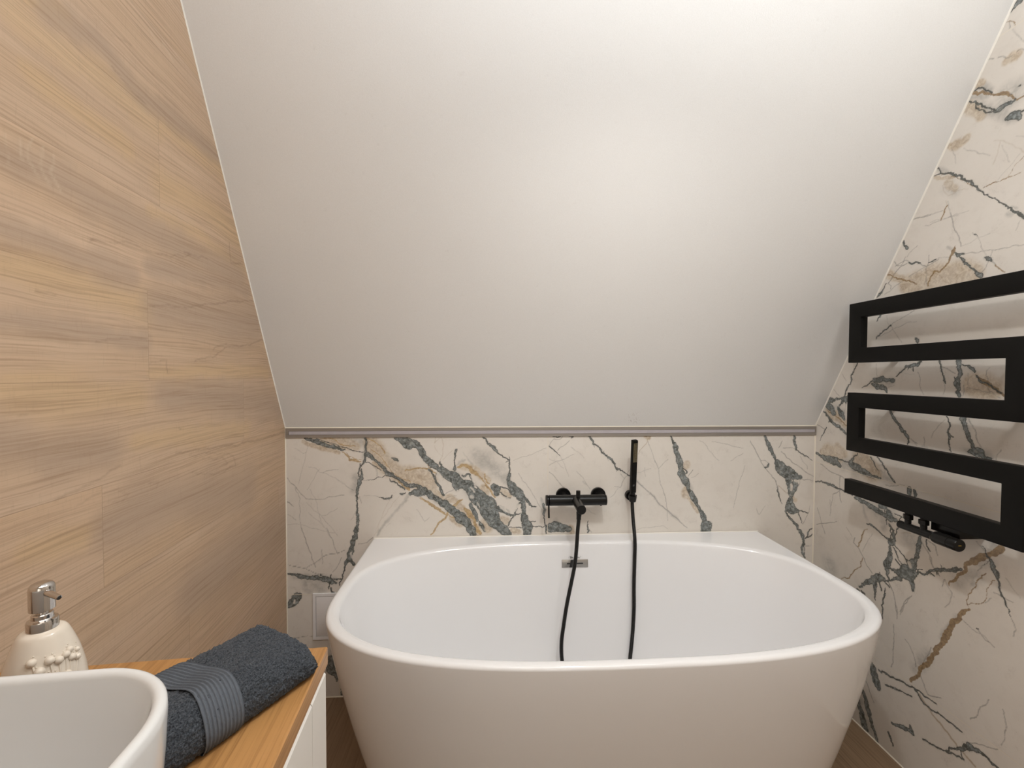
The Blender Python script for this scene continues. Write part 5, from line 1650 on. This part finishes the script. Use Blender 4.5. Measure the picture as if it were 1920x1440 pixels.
# ------------------------------------------------------------------ folded towel
def make_towel():
    # local frame: x along the towel, y across (0 = room side, + = towards wall), z up
    B = vloc(0.4425, 0.5700, 0.850)
    ax = Vector((0.558, 0.830))
    ca, sa = math.cos(VA), math.sin(VA)
    axw = Vector((ax.x * ca - ax.y * sa, ax.x * sa + ax.y * ca))
    ang = math.atan2(axw.y, axw.x)
    t = thing('folded_towel', 'dark slate blue folded terry towel lying on the oak worktop', 'towel', B, ang)
    rng = np.random.default_rng(3)
    Wd = 0.112; L0, L1 = -0.205, -0.001
    BA, BB = -0.137, -0.099          # woven border
    def section(s, x):
        """s in 0..1 round the cross-section -> (y, z)"""
        # control loop of the folded cross-section, room side first
        end = max(0.0, 1 - (L1 - x) / 0.020)      # rounding towards the far fold
        far = 1 - 0.22 * end ** 2
        w = Wd
        C = [(0.012, 0.0), (0.003, 0.004), (-0.0035, 0.016), (-0.002, 0.031), (0.007, 0.044), (0.022, 0.0500), (0.042, 0.0480), (0.062, 0.0445), (0.082, 0.0435),
             (0.098, 0.0395), (0.108, 0.029), (0.111, 0.016), (0.106, 0.004), (0.095, 0.0), (0.06, 0.0), (0.035, 0.0)]
        C = [(y * 1.10 - 0.011, z) for y, z in C]
        return C, far
    C, _ = section(0, 0)
    n = len(C)
    def loopfn(ns):
        out = []
        for k in range(ns):
            u = k / ns * n
            i = int(u) % n; f = u - int(u)
            p0, p1, p2, p3 = (Vector(C[(i + j) % n]) for j in (-1, 0, 1, 2))
            out.append(0.5 * ((2 * p1) + (p2 - p0) * f + (2 * p0 - 5 * p1 + 4 * p2 - p3) * f * f + (3 * p1 - 3 * p2 + p3 - p0) * f ** 3))
        return out
    NS = 380
    base = np.array([tuple(v) for v in loopfn(NS)])
    # resample to equal arc length
    d = np.r_[0, np.cumsum(np.linalg.norm(np.diff(np.vstack([base, base[:1]]), axis=0), axis=1))]
    s = np.linspace(0, d[-1], NS, endpoint=False)
    bb = np.vstack([base, base[:1]])
    base = np.stack([np.interp(s, d, bb[:, 0]), np.interp(s, d, bb[:, 1])], axis=1)
    tg = np.roll(base, -1, 0) - np.roll(base, 1, 0)
    nr = np.stack([tg[:, 1], -tg[:, 0]], axis=1); nr /= np.linalg.norm(nr, axis=1)[:, None]
    cen = np.array([0.054, 0.02])
    if ((base - cen) * nr).sum() < 0: nr = -nr
    def smooth_noise(shape, k):
        a = rng.normal(size=shape)
        for _ in range(k):
            a = (a + np.roll(a, 1, 0) + np.roll(a, -1, 0) + np.roll(a, 1, 1) + np.roll(a, -1, 1)) / 5
        return a / a.std()
    def tube(name, xs, offset, mat, amp, cap=True, ribs=False):
        nx = len(xs)
        fine = smooth_noise((nx, NS), 1); mid = smooth_noise((nx, NS), 12)
        co = np.zeros((nx, NS, 3))
        for i, x in enumerate(xs):
            q = base.copy()
            # gentle waves of the folded layers
            lift = 0.0022 * math.sin(x * 38 + 0.6) * np.sin(base[:, 0] * 60 + 1.0)
            e = max(0.0, 1 - (L1 - x) / 0.016)
            r = math.sqrt(max(0.0, 1 - e * e)) if e > 0 else 1.0
            e2 = max(0.0, 1 - (x - L0) / 0.014)
            r2 = math.sqrt(max(0.0, 1 - e2 * e2)) if e2 > 0 else 1.0
            k = min(r, r2)
            kk = 0.62 + 0.38 * k
            inset = (1 - k) * 0.014
            # the pile is lower towards the far fold, most of all on the room side
            tp = min(1.0, max(0.0, 1 - (L1 - x) / 0.075))
            hs = 1 - 0.34 * tp ** 1.3 * np.clip(1.25 - base[:, 0] / 0.09, 0.25, 1.0)
            q[:, 1] = q[:, 1] * (0.25 + 0.75 * k) * hs + lift * (q[:, 1] > 0.02)
            o = np.full(NS, offset) - inset
            if ribs:
                o = o + 0.0008 * math.sin((x - BA) / (BB - BA) * 2 * PI * 10)
            o = o + (fine[i] * 0.6 + mid[i] * 0.5) * amp
            q = q + nr * o[:, None]
            yy = q[:, 0]
            xx = x + 0.5 * fine[i] * amp + 0.0035 * np.sin(yy * 45)
            # the far fold is slightly skewed: the wall side reaches further
            co[i, :, 0] = xx + yy * 0.07 * (1 if x > BB else 0.0) * max(0, (x - BB) / (L1 - BB))
            co[i, :, 1] = yy
            co[i, :, 2] = np.maximum(q[:, 1], 0.0004)
        me = bpy.data.meshes.new(name)
        V_ = co.reshape(-1, 3)
        F = []
        idx = np.arange(nx * NS).reshape(nx, NS)
        a = idx[:-1]; b = idx[1:]
        q = np.stack([a, b, np.roll(b, -1, 1), np.roll(a, -1, 1)], axis=-1).reshape(-1, 4).tolist()
        caps = [list(idx[0]), list(reversed(idx[-1]))] if cap else []
        me.from_pydata(V_.tolist(), [], q + [[int(v) for v in c] for c in caps])
        me.update()
        return link_mesh(name, me, mat, t)
    tm = NT('slate_terry')
    c = tm.coord()
    f1 = tm.noise(c, 700, 3, 0.7); f2 = tm.noise(c, 90, 3, 0.6); f3 = tm.noise(c, 360, 2, 0.6)
    col = tm.mix(tm.rng(f1, 0.33, 0.67), (0.008, 0.010, 0.014), (0.125, 0.140, 0.162))
    col = tm.mix(tm.math('MULTIPLY', tm.rng(f3, 0.4, 0.62), 0.4), col, (0.022, 0.026, 0.033))
    terry = tm.out(col, 0.95, normal=tm.bump(f1, 0.9, 0.0016), spec=0.15)
    tm.b.inputs['Sheen Weight'].default_value = 0.12
    tm.b.inputs['Sheen Roughness'].default_value = 0.4
    tw = NT('slate_woven_border')
    c = tw.coord()
    f1 = tw.noise(tw.mapping(c, (900, 250, 250)), 1.0, 2)
    col = tw.mix(f1, (0.095, 0.108, 0.128), (0.150, 0.168, 0.195))
    woven = tw.out(col, 0.85, normal=tw.bump(f1, 0.5, 0.0005), spec=0.2)
    tube('terry_cloth', np.concatenate([np.linspace(L0, L0 + 0.014, 16)[:-1], np.linspace(L0 + 0.014, BA, 62), np.linspace(BA + 0.0008, BB - 0.0008, 24), np.linspace(BB, L1 - 0.016, 100), L1 - 0.016 + 0.016 * np.sin(np.linspace(0.05, 1, 18) * PI / 2)]), 0.0, terry, 0.00085)
    # woven border sits just over the pile, its ribs running across the towel
    tube('woven_border', np.linspace(BA, BB, 110), 0.0019, woven, 0.00006, cap=False, ribs=True)['label'] = 'flat ribbed band across the towel'
make_towel()

# ------------------------------------------------------------------ ceiling lamp over the bath (just above the view) and added fill lights
def make_lamps():
    for label, x, y, drop in (('small black hanging spot lamp above the bathtub', 0.38, 0.60, 0.405),
                              ('small black hanging fill lamp added near the right wall', 0.9, 0.30, 0.195)):  # second one is an added body for the side fill
        t = thing('spot_lamp', label, 'lamp', (x, y, ZC))
        lathe('ceiling_rose', [(0.05, 0), (0.05, 0.02), (0.04, 0.025)], M_black_s, t, 36, (0, 0, 0), (0, 0, -1))
        bm = bmesh.new(); rod(bm, (0, 0, -0.02), (0, 0, -drop - 0.01), 0.003, 12)
        obj('cord', bm, M_black_s, t)
        lathe('lamp_shade', [(0.012, 0.0), (0.022, 0.004), (0.024, 0.02), (0.024, 0.030), (0.022, 0.030), (0.022, 0.012), (0.013, 0.008)], M_black_s, t, 40, (0, 0, -drop), (0, 0, -1))
        lathe('bulb_holder', [(0.012, 0.0), (0.012, 0.030), (0.010, 0.032)], M_black_s, t, 24, (0, 0, -drop - 0.013), (0, 0, -1))
    q = thing('fill_panel', 'white square fill panel added on the flat ceiling', 'ceiling light', (0.3, -0.25, ZC))  # unseen panel added to carry the overhead fill
    box('fill_panel_frame', (-0.63, -0.58, -0.045), (0.63, 0.58, 0.0), M_lacq, q, 0.003)
    box('fill_panel_diffuser', (-0.61, -0.56, -0.047), (0.61, 0.56, -0.044), M_glow, q, 0.0)
    p = thing('fill_washer', 'long slim white fill light added under the flat ceiling', 'lamp', (0.35, 0.18, ZC))  # unseen body added for the fill that brightens the slope
    box('fill_washer_housing', (-0.82, -0.02, -0.23), (0.82, 0.015, -0.07), M_lacq, p, 0.003)
    box('fill_washer_arm', (-0.5, -0.01, -0.07), (-0.47, 0.01, 0.0), M_lacq, p, 0.001)
    box('fill_washer_arm', (0.47, -0.01, -0.07), (0.5, 0.01, 0.0), M_lacq, p, 0.001)
make_lamps()
